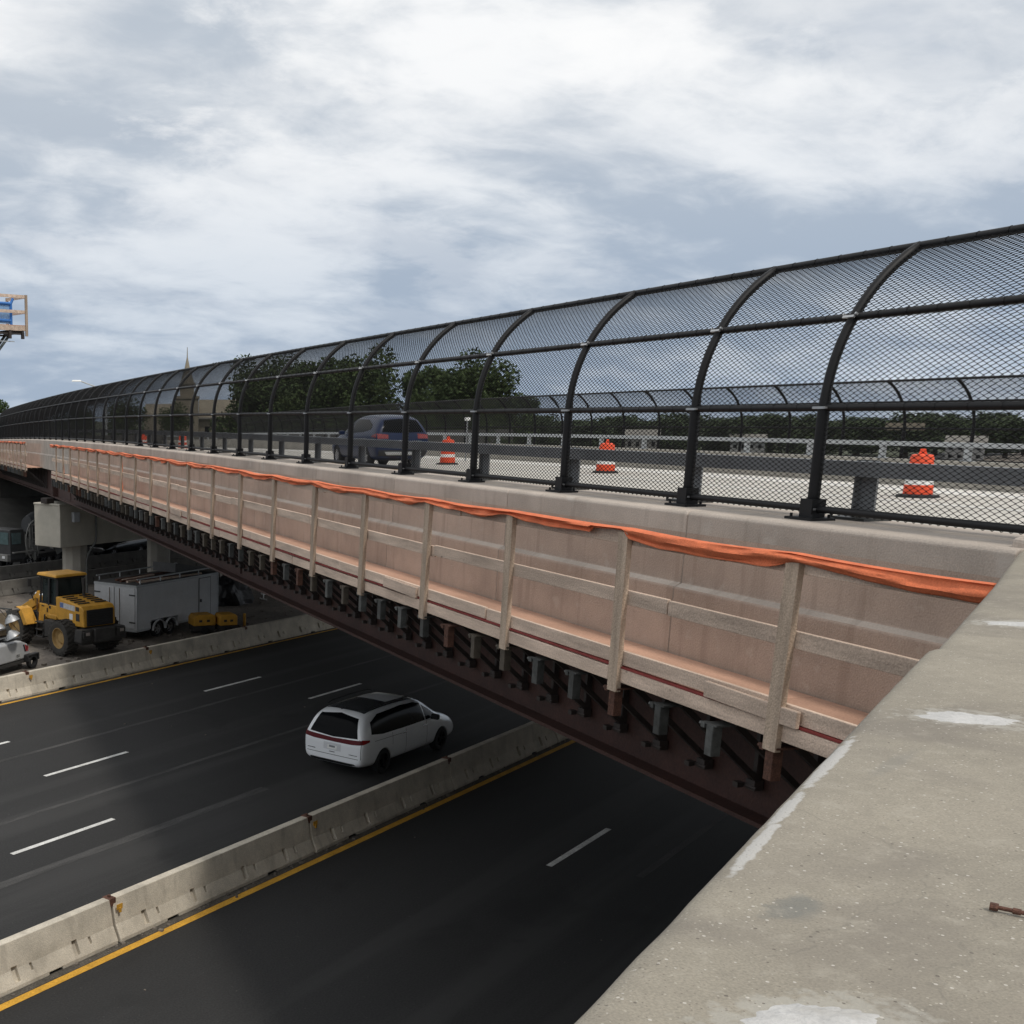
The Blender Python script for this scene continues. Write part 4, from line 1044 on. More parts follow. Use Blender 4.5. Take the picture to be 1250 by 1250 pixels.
def loader():
    rear = Vector((6.34, 46.92, -H)); hd = R(90 + 26.7)
    fwd = Vector((math.cos(hd), math.sin(hd), 0)); lf = Vector((-fwd.y, fwd.x, 0))
    WB = 3.3; TR = 1.06
    org = rear - lf * TR + fwd * (WB / 2)
    t = thing('wheel_loader', 'dusty yellow wheel loader parked in the work yard beside the white trailer', 'wheel loader', org, hd)
    tm, rm = big_wheel(.74, .58)
    for x in (-WB / 2, WB / 2):
        for s in (-1, 1):
            o = obj('wheel', tm, TYRE, t, loc=(x, s * TR, .74), rot=(0, rnd.uniform(0, 1), 0)); obj('rim', rm, LRIM, o)
    b = MB()
    b.box((-1.75, 0, .95), (2.7, 1.0, .55)); b.box((-2.75, 0, .95), (.5, 2.3, .50), taper=(.96, .94)); b.box((-2.6, 0, .68), (.6, 2.0, .2)); b.box((-1.7, 0, .74), (.5, 1.6, .4))
    b.box((-.2, 0, .9), (.9, .5, .5)); b.box((1.1, 0, 1.0), (1.7, .9, .75)); b.box((1.65, 0, .74), (.45, 1.6, .42))
    b.box((-.75, .98, .98), (.8, .3, .7)); b.box((-.75, -.98, .98), (.8, .3, .7))
    obj('frame', b, LDARK, t, bevel=.03)
    # engine hood
    pl = [(-2.72, 1.25), (-2.70, 1.95), (-2.55, 2.08), (-.95, 2.30), (-.75, 2.30), (-.75, 1.45), (-1.2, 1.2)]
    b = MB(); b.prism(pl, lambda p: (p[0], -.80, p[1]), lambda p: (p[0], .80, p[1]))
    hood = obj('engine_hood', b, LYEL, t, bevel=.05, seg=3)
    b = MB()
    for s in (-1, 1):
        b.box((-2.32, s * .805, 1.62), (.24, .02, .30)); b.box((-2.30, s * .805, 1.96), (.22, .02, .16))
        for k in range(5): b.box((-2.2 + .27 * k, s * .42, 2.16 + .034 * k), (.07, .55, .03), Matrix.Rotation(R(-8), 3, 'Y'))
    obj('hood_vent', b, LDARK, hood)
    b = MB(); b.box((-1.62, .805, 1.98), (1.0, .012, .22), Matrix.Rotation(R(-3), 3, 'Y')); obj('side_decal', b, mat('worn pale decal', (.50, .50, .49), .5, .25, 5), hood)
    b = MB(); b.box((-1.20, .807, 2.0), (.26, .012, .20)); obj('blue_decal', b, mat('faded blue decal', (.10, .16, .34), .5, .4, 9), hood)
    b = MB(); b.box((-1.85, .805, 1.60), (.22, .012, .24)); obj('notice_plate', b, BWHT, hood)
    b = MB(); b.box((-2.735, 0, 1.62), (.05, 1.30, .66)); 
    for k in range(7): b.box((-2.765, 0, 1.34 + .09 * k), (.02, 1.2, .03))
    obj('radiator_grille', b, PLAST, t, bevel=.02)
    LG = mat('dull lamp glass', (.30, .26, .24), .3, .2, 9)
    for s in (-1, 1):
        b = MB(); b.box((-3.0, s * .85, 1.02), (.14, .40, .26)); b.box((-2.95, s * .85, .86), (.2, .3, .12)); lp = obj('lamp_housing', b, LDARK, t, bevel=.02)
        b = MB(); b.box((-3.08, s * .85, 1.05), (.02, .18, .12)); obj('tail_lamp', b, LG, lp)
    b = MB(); b.box((-2.45, .92, .98), (.5, .06, .16), Matrix.Rotation(R(4), 3, 'Y')); obj('warning_stripe', b, mat('faded red white stripe', (.30, .06, .05), .7, .5, 16, col2=(.45, .42, .40)), t)
    # rear fenders
    b = MB()
    for s in (-1, 1):
        for a0 in range(6):
            a = R(35 + a0 * 22); a2 = R(35 + (a0 + 1) * 22)
            p = Vector((-WB / 2 + .86 * math.cos(a), s * TR, .74 + .86 * math.sin(a))); q = Vector((-WB / 2 + .86 * math.cos(a2), s * TR, .74 + .86 * math.sin(a2)))
            b.beam(p, q, .56, .03, up=Vector((math.cos(a), 0, math.sin(a))))
    # cab
    b = MB(); b.box((-.12, 0, 1.62), (1.30, 1.56, .55)); b.box((.35, .55, 1.30), (.5, .5, .5), taper=(.9, .9)); b.box((-.45, .60, 1.42), (.7, .45, .2))
    cab = obj('cab', b, LYEL, t, bevel=.04, seg=3)
    b = MB(); 
    for x, y in ((.52, .70), (.52, -.70), (-.18, .74), (-.72, .70), (-.72, -.70), (-.18, -.74)): b.beam((x, y, 1.86), (x * .93, y * .93, 3.05), .09, .09)
    for z in (1.90, 3.03):
        for p, q in (((.52, .7), (.52, -.7)), ((-.72, .7), (-.72, -.7)), ((.52, .7), (-.72, .7)), ((.52, -.7), (-.72, -.7))): b.beam((p[0], p[1], z), (q[0], q[1], z), .08, .08)
    obj('cab_pillar', b, PLAST, cab)
    b = MB(); b.box((-.1, 0, 2.46), (1.10, 1.32, 1.10), taper=(.93, .93)); obj('cab_glass', b, GLASSC, cab)
    b = MB(); b.box((-.08, 0, 3.12), (1.45, 1.62, .11), taper=(.94, .94)); obj('cab_roof', b, LYEL, cab, bevel=.03, seg=3)
    b = MB(); b.box((-.15, .81, 1.68), (.03, .03, .03)); b.box((-.10, .79, 1.66), (.06, .02, .18)); b.box((.22, .79, 1.80), (.2, .012, .05)); b.box((-.3, .79, 1.80), (.12, .012, .12)); obj('cab_marks', b, PLAST, cab)
    b = MB(); b.beam((.55, .72, 2.9), (.75, 1.05, 2.9), .03, .03); b.box((.75, 1.08, 2.75), (.05, .16, .32)); b.beam((.75, 1.05, 2.9), (.75, 1.05, 2.6), .03, .03); obj('mirror', b, PLAST, cab)
    b = MB(); b.tube([(-1.15, -.35, 2.25), (-1.15, -.35, 3.0)], .07, 10); obj('exhaust_stack', b, LDARK, t)
    b = MB()
    for z in (.55, .85, 1.15): b.box((.1, .98, z), (.5, .26, .04))
    for x in (-.14, .34): b.beam((x, 1.05, .5), (x, .95, 1.5), .04, .05)
    b.tube([(.45, .95, 1.4), (.47, .9, 2.1)], .02, 6)
    obj('access_ladder', b, LDARK, t)
    # front frame, fenders, arms, bucket
    b = MB()
    b.box((.95, 0, 1.45), (.9, .75, .65), taper=(.8, .9)); b.box((1.2, 0, 1.8), (.5, .6, .5), taper=(.6, .9)); obj('front_frame', b, LYEL, t, bevel=.04)
    for s in (-1, 1):
        b = MB()
        b.beam((1.12, s * TR, 1.60), (1.45, s * TR, 1.66), .56, .04); b.beam((1.12, s * TR, 1.60), (.70, s * TR, .98), .58, .07)
        b.box((.93, s * (TR + .285), 1.28), (.26, .03, .66), Matrix.Rotation(R(34), 3, 'Y'))
        obj('front_fender', b, LYEL, t, bevel=.015)
    b = MB()
    for s in (-1, 1):
        b.beam((1.15, s * .52, 1.85), (2.2, s * .52, 1.35), .16, .36); b.beam((2.2, s * .52, 1.35), (3.05, s * .52, .55), .16, .30)
    b.beam((1.9, -.55, 1.45), (1.9, .55, 1.45), .25, .25); b.beam((1.6, 0, 2.1), (2.3, 0, 1.5), .16, .30); b.beam((2.3, 0, 1.75), (2.25, 0, .9), .16, .2)
    obj('lift_arm', b, LYEL, t, bevel=.02)
    b = MB(); b.tube([(1.0, 0, 2.0), (1.9, 0, 2.05)], .08, 8); b.tube([(.9, .35, 1.1), (2.2, .40, 1.25)], .07, 8); b.tube([(.9, -.35, 1.1), (2.2, -.40, 1.25)], .07, 8); obj('hydraulic_ram', b, CHROME, t)
    pb = [(3.0, .95), (2.85, .55), (2.95, .18), (3.25, .04), (4.1, .02), (4.1, .05), (3.3, .10), (3.05, .25), (2.95, .55), (3.15, 1.15), (3.1, 1.15)]
    b = MB(); b.prism(pb, lambda p: (p[0], -1.3, p[1]), lambda p: (p[0], 1.3, p[1]))
    pe = [(3.1, 1.15), (2.87, .55), (2.95, .18), (3.25, .03), (4.05, .03)]
    for s in (-1, 1): b.prism(pe, lambda p: (p[0], s * 1.3, p[1]), lambda p: (p[0], s * 1.27, p[1]))
    obj('bucket', b, mat('worn bucket steel', (.16, .13, .09), .6, .5, 3, .1, metal=.3), t)
    b = MB()
    for s in (-1, 1): b.box((1.35, s * .62, 2.2), (.10, .16, .14)); b.beam((1.2, s * .6, 1.9), (1.35, s * .62, 2.15), .04, .04)
    obj('work_lamp', b, PLAST, t)
    return t
loader()

# ---------------------------------------------------------------- box trailer
t = thing('cargo_trailer', 'white box trailer with rear double doors parked behind the concrete barrier', 'trailer', (9.86, 49.26, -H), HANG + R(4))
LT, WT, HT = 5.95, 2.45, 2.42
b = MB(); b.box((LT / 2, WT / 2, .42 + (HT - .42) / 2), (LT, WT, HT - .42))
c = MB(); c.box((1.95, 0, .45), (1.95, 1.6, .66))
body = obj('tmp', b, TRLW); cut = obj('tmpc', c, TRLW)
m = body.modifiers.new('b', 'BOOLEAN'); m.object = cut; m.operation = 'DIFFERENCE'; m.solver = 'EXACT'
me = evalmesh(body); bpy.data.objects.remove(body); bpy.data.objects.remove(cut)
obj('trailer_body', me, TRLW, t, bevel=.02)
b = MB()
for z in (.44, HT - .04):
    b.box((LT / 2 if z > 1 else LT - 1.6, -.012, z), (LT if z > 1 else 3.2, .024, .09)); b.box((-.012, WT / 2, z), (.024, WT, .10))
for x in (.03, LT - .03): b.box((x, -.014, 1.43), (.07, .02, 1.9))
b.box((.45, -.012, .44), (.85, .024, .09))
obj('edge_trim', b, RAILL, t)
b = MB()
for k, y in enumerate((WT * .26, WT * .74)):
    d = MB(); d.box((-.02, y, 1.42), (.03, WT * .45, 1.76)); dr = obj('rear_door', d, TRLW, t, bevel=.01)
    d = MB()
    d.tube([(-.05, y + (.30 if k else -.30) * -1, .6), (-.05, y + (.30 if k else -.30) * -1, 2.25)], .016, 6)
    obj('lock_bar', d, CHROME, dr)
    d = MB(); yy = .10 if k == 0 else WT - .10
    for z in (.8, 2.0): d.box((-.045, yy + (.12 if k == 0 else -.12), z), (.02, .34, .06))
    obj('door_hinge', d, TRLK, dr)
d = MB(); d.box((4.9, -.012, 1.40), (.86, .022, 1.75)); sd = obj('side_door', d, TRLW, t, bevel=.008)
d = MB()
for p, q in (((4.46, .53), (4.46, 2.28)), ((5.34, .53), (5.34, 2.28)), ((4.46, 2.28), (5.34, 2.28))): d.beam((p[0], -.014, p[1]), (q[0], -.014, q[1]), .02, .025)
obj('door_seam', d, TRLK, sd); d = MB(); d.box((4.56, -.05, 1.25), (.05, .07, .13)); obj('door_handle', d, PLAST, sd)
b = MB()
for x0 in (1.48, 2.36):
    for k in range(8):
        a, a2 = R(180 - k * 22.5), R(180 - (k + 1) * 22.5)
        b.beam((x0 + .43 * math.cos(a), -.05, .34 + .43 * math.sin(a)), (x0 + .43 * math.cos(a2), -.05, .34 + .43 * math.sin(a2)), .10, .03, up=Vector((math.cos(a), 0, math.sin(a))))
obj('wheel_fender', b, TRLW, t)
tm, rm = wheel_mesh(.34, .22, ALLOYS, TYREB)
for x in (1.48, 2.36):
    for y in (.14, WT - .14): o = obj('wheel', tm, TYREB, t, loc=(x, y, .34), smooth=40); obj('rim', rm, ALLOYS, o)
b = MB(); b.box((LT / 2, WT / 2, .38), (LT - .1, WT - .6, .1)); b.beam((LT, WT / 2 - .5, .4), (LT + 1.2, WT / 2, .4), .1, .1); b.beam((LT, WT / 2 + .5, .4), (LT + 1.2, WT / 2, .4), .1, .1); b.tube([(LT + .9, WT / 2, 0), (LT + .9, WT / 2, .6)], .04, 8); obj('drawbar', b, TRLK, t)
b = MB(); b.box((LT / 2, WT / 2, HT + .01), (LT - .06, WT - .06, .03)); obj('roof_skin', b, TRLK, t)
b = MB()
for k in range(5): b.beam((.3 + 1.4 * k, .05, HT + .04), (.3 + 1.4 * k, .05, HT + .26), .04, .04); b.beam((.3 + 1.4 * k, WT - .05, HT + .04), (.3 + 1.4 * k, WT - .05, HT + .26), .04, .04)
b.beam((.1, .05, HT + .26), (LT - .1, .05, HT + .26), .04, .05); b.beam((.1, WT - .05, HT + .26), (LT - .1, WT - .05, HT + .26), .04, .05)
obj('roof_rack', b, RAILL, t)
RZ = HANG + R(4)
def ontr(x, y, z): return Vector((9.86, 49.26, -H)) + Matrix.Rotation(RZ, 3, 'Z') @ Vector((x, y, z))
for k in range(9):
    b = MB(); L_ = rnd.uniform(2.2, 4.2); b.beam((0, 0, 0), (L_, 0, 0), .10, .07)
    o = obj('timber_plank', b, RUST if k % 3 else WOODB, loc=ontr(.25 + rnd.uniform(0, .7), .40 + .17 * k, HT + .06 + .0), rot=(0, 0, RZ + R(rnd.uniform(-4, 4))))
    tag(o, ('first', 'second', 'third', 'fourth', 'fifth', 'sixth', 'seventh', 'eighth', 'ninth')[k] + (' brown' if k % 3 else ' grey') + ' plank from the near edge of the trailer roof', 'plank', 'planks lying on the trailer roof')
b = MB(); b.prism([(0, 0), (2.2, 0), (2.2, .04), (.0, .42)], lambda p: (p[0], 0, p[1]), lambda p: (p[0], 1.3, p[1])); o = obj('tool_chest', b, TRLK, loc=ontr(2.6 + .3, .15, HT + .28), rot=(0, 0, RZ)); tag(o, 'dark sloped chest on the roof rack of the trailer', 'chest')
# conduit by the trailer corner is part of the pier; yellow plant in front of it
def compactor(loc, lab, L_):
    t = thing('compressor', lab, 'compressor', loc, HANG - R(30), 'yellow compressors before the trailer')
    b = MB(); b.prism([(-.5, .38), (-.5, .72), (-.38, .88), (.38, .88), (.5, .78), (.5, .38)], lambda p: (p[0] * L_, -.42, p[1]), lambda p: (p[0] * L_, .42, p[1])); obj('hood', b, LYEL, t, bevel=.05, seg=3)
    b = MB(); b.box((0, 0, .26), (L_ * .95, .7, .22)); b.box((0, 0, .08), (L_ * 1.05, .1, .08)); obj('chassis', b, LDARK, t)
    b = MB()
    for x in (-.2, .15): b.box((x * L_, -.425, .60), (.14, .02, .10))
    obj('vent', b, LDARK, t)
    b = MB(); Mx = Matrix.Rotation(R(90), 4, 'X')
    for s in (-1, 1): b.lathe([(.10, -.06), (.17, -.05), (.17, .05), (.10, .06)], 16, M=Matrix.Translation((0, s * .40, .17)) @ Mx)
    obj('wheel', b, TYREB, t)
compactor(Vector((13.15, 50.7, -H)), 'left half of the pair of yellow compressors in front of the trailer', 1.05)
compactor(Vector((14.22, 50.55, -H)), 'right half of the pair of yellow compressors in front of the trailer', .85)
b = MB(); b.tube([(0, 0, 0), (0, 0, .75)], .07, 8); b.box((0, 0, .03), (.3, .3, .06)); o = obj('bollard', b, LYEL, loc=hw(41.6, 33.3)); tag(o, 'small yellow post right of the compressors behind the barrier', 'bollard')
# black tarp heap, white frames, orange cone, white jersey stub
b = MB(); bm = bmesh.new(); bmesh.ops.create_icosphere(bm, subdivisions=4, radius=1)
for v in bm.verts:
    n = noise.noise(v.co * 1.7) * .35 + noise.noise(v.co * 5) * .10 + .05 * abs(noise.noise(v.co * 11))
    v.co = Vector((v.co.x * 1.35 * (1 + n), v.co.y * .9 * (1 + n), max(0, v.co.z * 1.5 * (1 + n) + .25)))
me = bpy.data.meshes.new('tarp_heap'); bm.to_mesh(me); bm.free()
o = obj('tarp_heap', me, TARP, loc=hw(47.2, 38.8), rot=(0, 0, HANG)); tag(o, 'heap of equipment under a crumpled black tarp in the yard', 'tarp')
fr = thing('white_frame', 'white metal frame rack standing in the yard beside the black tarp', 'frame rack', hw(49.3, 38.3), HANG - R(15))
b = MB()
for x0 in (0, 1.55):
    for p, q in (((0, .3), (0, 1.55)), ((.65, .3), (.65, 1.5)), ((1.3, .3), (1.3, 1.5)), ((0, .3), (1.3, .3)), ((0, 1.5), (1.3, 1.5))): b.beam((x0 + p[0], 0, p[1]), (x0 + q[0], 0, q[1]), .09, .09)
    for x in (.1, 1.2):  b.beam((x0 + x, -.3, .03), (x0 + x, .3, .03), .06, .06); b.beam((x0 + x, 0, 0), (x0 + x, 0, .3), .06, .06)
obj('frame_bars', b, BWHT, fr)
cn = thing('traffic_cone', 'small orange traffic cone at the yard edge under the girder', 'traffic cone', hw(52.4, 38.2))
b = MB(); b.lathe([(.16, .03), (.11, .30), (.10, .31), (.03, .72)], 14); obj('cone_body', b, ORG, cn, smooth=40); b = MB(); b.box((0, 0, .02), (.4, .4, .04)); obj('cone_base', b, RUBB, cn)

# ---------------------------------------------------------------- light tower (left edge)
t = thing('light_tower', 'grey trailer light tower at the left photo edge, silver floodlights folded down', 'light tower', (4.05, 44.85, -H), HANG + R(12))
b = MB(); b.prism([(-1.6, .42), (-1.6, 1.14), (-.10, 1.14), (.28, .98), (.45, .62), (.45, .42)], lambda p: (p[0], -.55, p[1]), lambda p: (p[0], .55, p[1])); hd = obj('cabinet', b, GENG, t, bevel=.06, seg=3)
b = MB(); b.box((-.32, -.556, .60), (.34, .012, .20)); obj('panel', b, mat('pale decal panel', (.42, .43, .43), .5, .05, 5), hd)
me = text_mb('051', .15); o = obj('number_text', me, PLAST, hd, loc=(-.34, -.566, .60), rot=(R(90), 0, 0))
b = MB()
def slab(b, pts, y0, y1): b.prism(pts, lambda p: (p[0], y0, p[1]), lambda p: (p[0], y1, p[1]))
slab(b, [(.10, .98), (.17, .96), (.22, .70), (.16, .70)], -.560, -.552); slab(b, [(.26, .92), (.31, .85), (.30, .70), (.25, .70)], -.560, -.552)
obj('red_mark', b, mat('red emblem paint', (.45, .025, .03), .5, .1, 5), hd)
b = MB(); slab(b, [(-.02, .98), (.06, .98), (.16, .70), (.08, .70)], -.560, -.552); slab(b, [(.22, .70), (.26, .92), (.20, .93), (.18, .74)], -.560, -.552); obj('dark_mark', b, PLAST, hd)
b = MB(); b.box((-.5, 0, .34), (2.4, 1.1, .12)); b.beam((.4, 0, .34), (-2.4, 0, .34), .1, .1); obj('chassis', b, LDARK, t)
b = MB()
for s in (-1, 1): b.box((.35, s * .68, .56), (.72, .22, .08)); b.box((.02, s * .68, .45), (.08, .22, .26)); b.box((.68, s * .68, .45), (.08, .22, .26))
obj('wheel_fender', b, PLAST, t, bevel=.03)
for s in (-1, 1): o = obj('wheel', tm, TYREB, t, loc=(.35, s * .68, .30), smooth=40); o.scale = (.85, .85, .85)
b = MB(); b.box((-.2, 0, 1.18), (.9, .5, .07)); b.tube([(-.9, 0, 1.15), (-.9, 0, 2.75)], .055, 8); b.tube([(-.9, -.75, 2.5), (-.9, .75, 2.5)], .03, 8); b.beam((-.9, 0, 1.2), (-.5, 0, 1.2), .1, .1); obj('mast', b, GALV, t)
for k, (x, y, z, rx, rz) in enumerate(((-.65, -.50, 2.12, 160, 20), (-.80, .55, 2.42, 150, -10), (-.80, -.62, 1.55, 150, 30), (-.95, -.1, 1.8, 160, -20))):
    b = MB(); b.lathe([(.07, -.16), (.10, -.10), (.22, .0), (.29, .12), (.30, .15), (.28, .15)], 20); h = obj('floodlight', b, FLOOD, t, loc=(x, y, z), rot=(R(rx), 0, R(rz)), smooth=50)
    b = MB(); b.box((0, 0, -.22), (.16, .16, .2)); obj('lamp_housing', b, GALV, h, bevel=.02)
b = MB(); b.tube([(-.55, -.5, 2.3), (-.8, 0, 2.5), (-.55, -.8, 1.6), (-.9, 0, 1.3)], .015, 6); obj('cable', b, PLAST, t)

# ---------------------------------------------------------------- mixer truck behind
org = hw(50.6, 57.6)
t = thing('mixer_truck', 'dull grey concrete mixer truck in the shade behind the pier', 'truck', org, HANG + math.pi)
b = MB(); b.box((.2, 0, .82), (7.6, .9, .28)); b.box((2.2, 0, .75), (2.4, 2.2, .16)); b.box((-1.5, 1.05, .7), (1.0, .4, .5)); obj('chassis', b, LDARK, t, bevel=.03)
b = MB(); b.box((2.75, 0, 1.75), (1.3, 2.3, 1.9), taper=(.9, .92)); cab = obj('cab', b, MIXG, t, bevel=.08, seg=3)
b = MB(); b.box((2.85, 1.10, 2.15), (.7, .05, .7)); b.box((2.85, -1.10, 2.15), (.7, .05, .7)); b.box((3.36, 0, 2.15), (.06, 1.9, .75)); obj('cab_window', b, mat('pale teal cab glass', (.10, .15, .155), .15, .2, 3), cab)  # pale teal base colour for the cab windows
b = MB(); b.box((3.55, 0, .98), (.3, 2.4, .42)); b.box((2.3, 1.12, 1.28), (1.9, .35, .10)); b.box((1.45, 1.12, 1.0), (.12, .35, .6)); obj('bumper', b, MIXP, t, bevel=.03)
b = MB()
for s in (-1, 1): b.box((3.71, s * .85, 1.02), (.03, .26, .16))
obj('headlamp', b, BWHT, t)
Mx = Matrix.Translation((-1.1, 0, 2.45)) @ Matrix.Rotation(R(79), 4, 'Y')
b = MB(); b.lathe([(.55, -3.0), (.75, -2.8), (1.15, -1.2), (1.2, .3), (.9, 1.6), (.5, 2.2)], 28, M=Mx); obj('drum', b, mat('dark drum paint', (.03, .032, .035), .6, .3, 2), t, smooth=40)
b = MB()
pts = [(1.2 + 1.0 * math.cos(R(a)), 1.25, 1.9 + 1.35 * math.sin(R(a))) for a in range(115, -60, -12)]
b.tube(pts[::1], .05, 8); obj('hose', b, MIXP, t, smooth=60)
b = MB(); 
for x in (1.5, 1.1): b.beam((x, 1.1, .9), (x, 1.1, 2.9), .06, .06)
for z in (1.2, 1.6, 2.0, 2.4): b.beam((1.5, 1.1, z), (1.1, 1.1, z), .05, .05)
b.beam((1.6, 1.1, 2.9), (-2.5, 1.1, 3.2), .08, .08); b.tube([(1.75, 1.15, 1.5), (1.75, 1.15, 3.0)], .09, 8)
obj('ladder', b, MIXP, t)
b = MB(); b.box((-.75, 1.05, 1.35), (.65, .10, .75), Matrix.Rotation(R(25), 3, 'Y')); b.box((-.3, 1.1, 1.6), (.5, .3, .6)); obj('chute', b, MIXP, t)
tmt, rmt = wheel_mesh(.50, .32, ALLOYS, TYREB)
for x in (1.95, -1.05, -2.4):
    for s in (-1, 1): o = obj('wheel', tmt, TYREB, t, loc=(x, s * 1.02, .5), smooth=40); obj('rim', rmt, ALLOYS, o)

# ---------------------------------------------------------------- raised platform at the upper left, on a shoring tower
t = thing('raised_platform', 'wooden work platform with blue guard frames high at the upper left edge', 'work platform', (4.55, 41.85, 3.0), HANG - R(10))
b = MB(); b.box((-3.0, .6, .06), (6.0, 1.3, .05)); obj('deck_panel', b, PLY, t)
b = MB()
for z in (-.02,): b.box((-3.0, -.04, z), (6.0, .05, .16)); b.box((0, .6, z), (.05, 1.3, .16))
obj('edge_board', b, WOODB, t)
for x, y in ((0, -.08), (-2.0, -.08), (-4.0, -.08), (-5.9, -.08), (0, 1.2)):
    b = MB(); b.box((x, y, .40), (.09, .05, 1.35)); obj('guard_post', b, WOODP, t)
b = MB()
for z in (.52, 1.02): b.beam((-6, -.05, z), (0, -.05, z), .04, .10); b.beam((0, -.05, z), (0, 1.2, z), .04, .10)
obj('guard_rail', b, WOODB, t)
b = MB()
for x0 in (-.35, -2.7):
    for z in (.24, .80): b.tube([(x0 - 2.0, .35, z + .03), (x0, .35, z)], .05, 8)
    b.tube([(x0, .35, .08), (x0, .35, .80), (x0 + .09, .35, .98)], .05, 8); b.tube([(x0 - 2.0, .35, .05), (x0 - 2.0, .35, .9)], .035, 8)
obj('blue_frame', b, BLUE, t)
b = MB(); b.box((-1.45, .36, .50), (2.1, .01, .72)); obj('mesh_panel', b, mat('pale blue sheet', (.22, .38, .62), .6, .1, 6), t)
b = MB()
for k in range(12):
    x = -.15 - .5 * k
    b.beam((x, -.1, -.14), (x, 1.2, -.14), .07, .10); b.box((x, -.06, -.26), (.09, .09, .22))
b.beam((-.1, .0, -.20), (-6, .0, -.20), .06, .06); b.beam((-.1, 1.1, -.20), (-6, 1.1, -.20), .06, .06); obj('bracket', b, BRKT, t)
b = MB(); b.box((-.9, .0, -.46), (.9, .03, .03)); obj('white_bar', b, RAILL, t)
for y in (.15, .45):
    b = MB(); b.tube([(-.55, y, -.25), (-3.4, y, -3.6)], .05, 8); obj('strut', b, mat('dark strut steel', (.06, .075, .075), .5, .2, 6) if 'dark strut steel' not in MATS else MATS['dark strut steel'], t)
b = MB()
for x in (-3.4, -5.4):
    for y in (0, 1.1): b.tube([(x, y, -.2), (x, y, -12.48)], .07, 8)
for k in range(7):
    z = -1.2 - 1.75 * k
    for y in (0, 1.1): b.beam((-3.4, y, z), (-5.4, y, z - 1.5), .05, .05); b.beam((-3.4, y, z), (-5.4, y, z), .05, .05)
    for x in (-3.4, -5.4): b.beam((x, 0, z), (x, 1.1, z - 1.5), .05, .05)
obj('shoring_tower', b, BRKT, t)

# ---------------------------------------------------------------- street lamp, church, houses, sign
t = thing('street_lamp', 'pale single arm street lamp rising above the far end of the fence', 'street lamp', (19.5, 111.5, -3))
b = MB(); b.tube([(0, 0, 0), (0, 0, 4.8)], .09, 8, rs=[.12, .08]); obj('pole', b, RAILL, t)
b = MB(); b.tube([(0, 0, 4.8), (-.35, 0, 5.35), (-1.0, 0, 5.85), (-2.3, 0, 6.3)], .06, 8); obj('arm', b, RAILL, t, smooth=60)
b = MB(); b.box((-2.75, 0, 6.36), (.95, .3, .14), taper=(.8, .7)); obj('lamp_head', b, BWHT, t, bevel=.04)
t = thing('church', 'beige church with a tall pointed steeple seen through the fence at left', 'church', (53.8, 219.5, -9.6), R(-14))
b = MB(); b.box((0, 0, 6.5), (4.2, 4.2, 13.0)); b.box((0, 0, 13.3), (4.6, 4.6, .5)); tw = obj('tower', b, STONE, t)
b = MB(); b.box((0, 0, 14.6), (2.6, 2.6, 2.2)); b.box((0, 0, 15.8), (3.0, 3.0, .3)); obj('belfry', b, STONE, tw)
b = MB(); b.lathe([(1.35, 15.9), (.55, 18.4), (.10, 20.6), (.05, 22.4)], 8); obj('spire', b, STONE, tw)
def hallf(x0, x1, y0, y1, ze, zr):
    b = MB(); ym = (y0 + y1) / 2
    b.prism([(y0, 0), (y1, 0), (y1, ze), (ym, zr), (y0, ze)], lambda p: (x0, p[0], p[1]), lambda p: (x1, p[0], p[1])); return b
obj('nave', hallf(2.2, 17, -1, 12, 9.6, 13.0), STONE, t); obj('side_hall', hallf(-8, -2.2, -1, 10, 9.8, 12.2), STONE, t)
b = MB(); b.beam((2.0, -1.3, 9.5), (17.3, -1.3, 9.5), 1.2, .3); obj('eave', b, STONEL, t)
b = MB()
for k in range(6): b.box((3.8 + 2.3 * k, -1.02, 6.4), (.9, .1, 3.2))
obj('window', b, GLASS, t)
def house(loc, w_, d_, h_, m, lab, rz=0, roof=True):
    t = thing('house', lab, 'house', loc, rz)
    b = MB(); b.box((0, 0, h_ / 2), (w_, d_, h_)); wl_ = obj('wall', b, m, t)
    b = MB(); b.prism([(-d_ / 2 - .4, h_), (d_ / 2 + .4, h_), (0, h_ + (1.6 if roof else .3))], lambda p: (-w_ / 2 - .4, p[0], p[1]), lambda p: (w_ / 2 + .4, p[0], p[1])); obj('roof', b, STONEL, t)
    b = MB()
    for k in range(4):
        for z in (h_ * .35, h_ * .75): b.box((-w_ * .36 + w_ * .24 * k, -d_ / 2 - .02, z), (w_ * .10, .06, h_ * .16))
    obj('window', b, GLASS, t)
house((155, 226, -9.6), 6.4, 6, 5.6, BLDG, 'grey two storey house beyond the bridge, right of the middle barrel', R(-35))
house((189, 236, -9.6), 7, 7, 4.4, mat('pale house siding', (.22, .22, .215), .9, .1, .4), 'small pale house low among the far trees', R(-38), True)
house((228, 216, -9.6), 7, 7, 4.2, MATS['pale house siding'], 'white far house near the right edge of the photo', R(-48))
t = thing('roadside_sign', 'beige signboard on a post beyond the far fence, above the nearest barrel', 'sign', (151, 154.2, -9.6), R(-45))
b = MB(); b.box((0, 0, 8.3), (5.2, .3, 1.1)); obj('signboard', b, STONE, t); b = MB(); b.tube([(0, .1, 0), (0, .1, 7.8)], .15, 8); obj('post', b, RAILL, t)

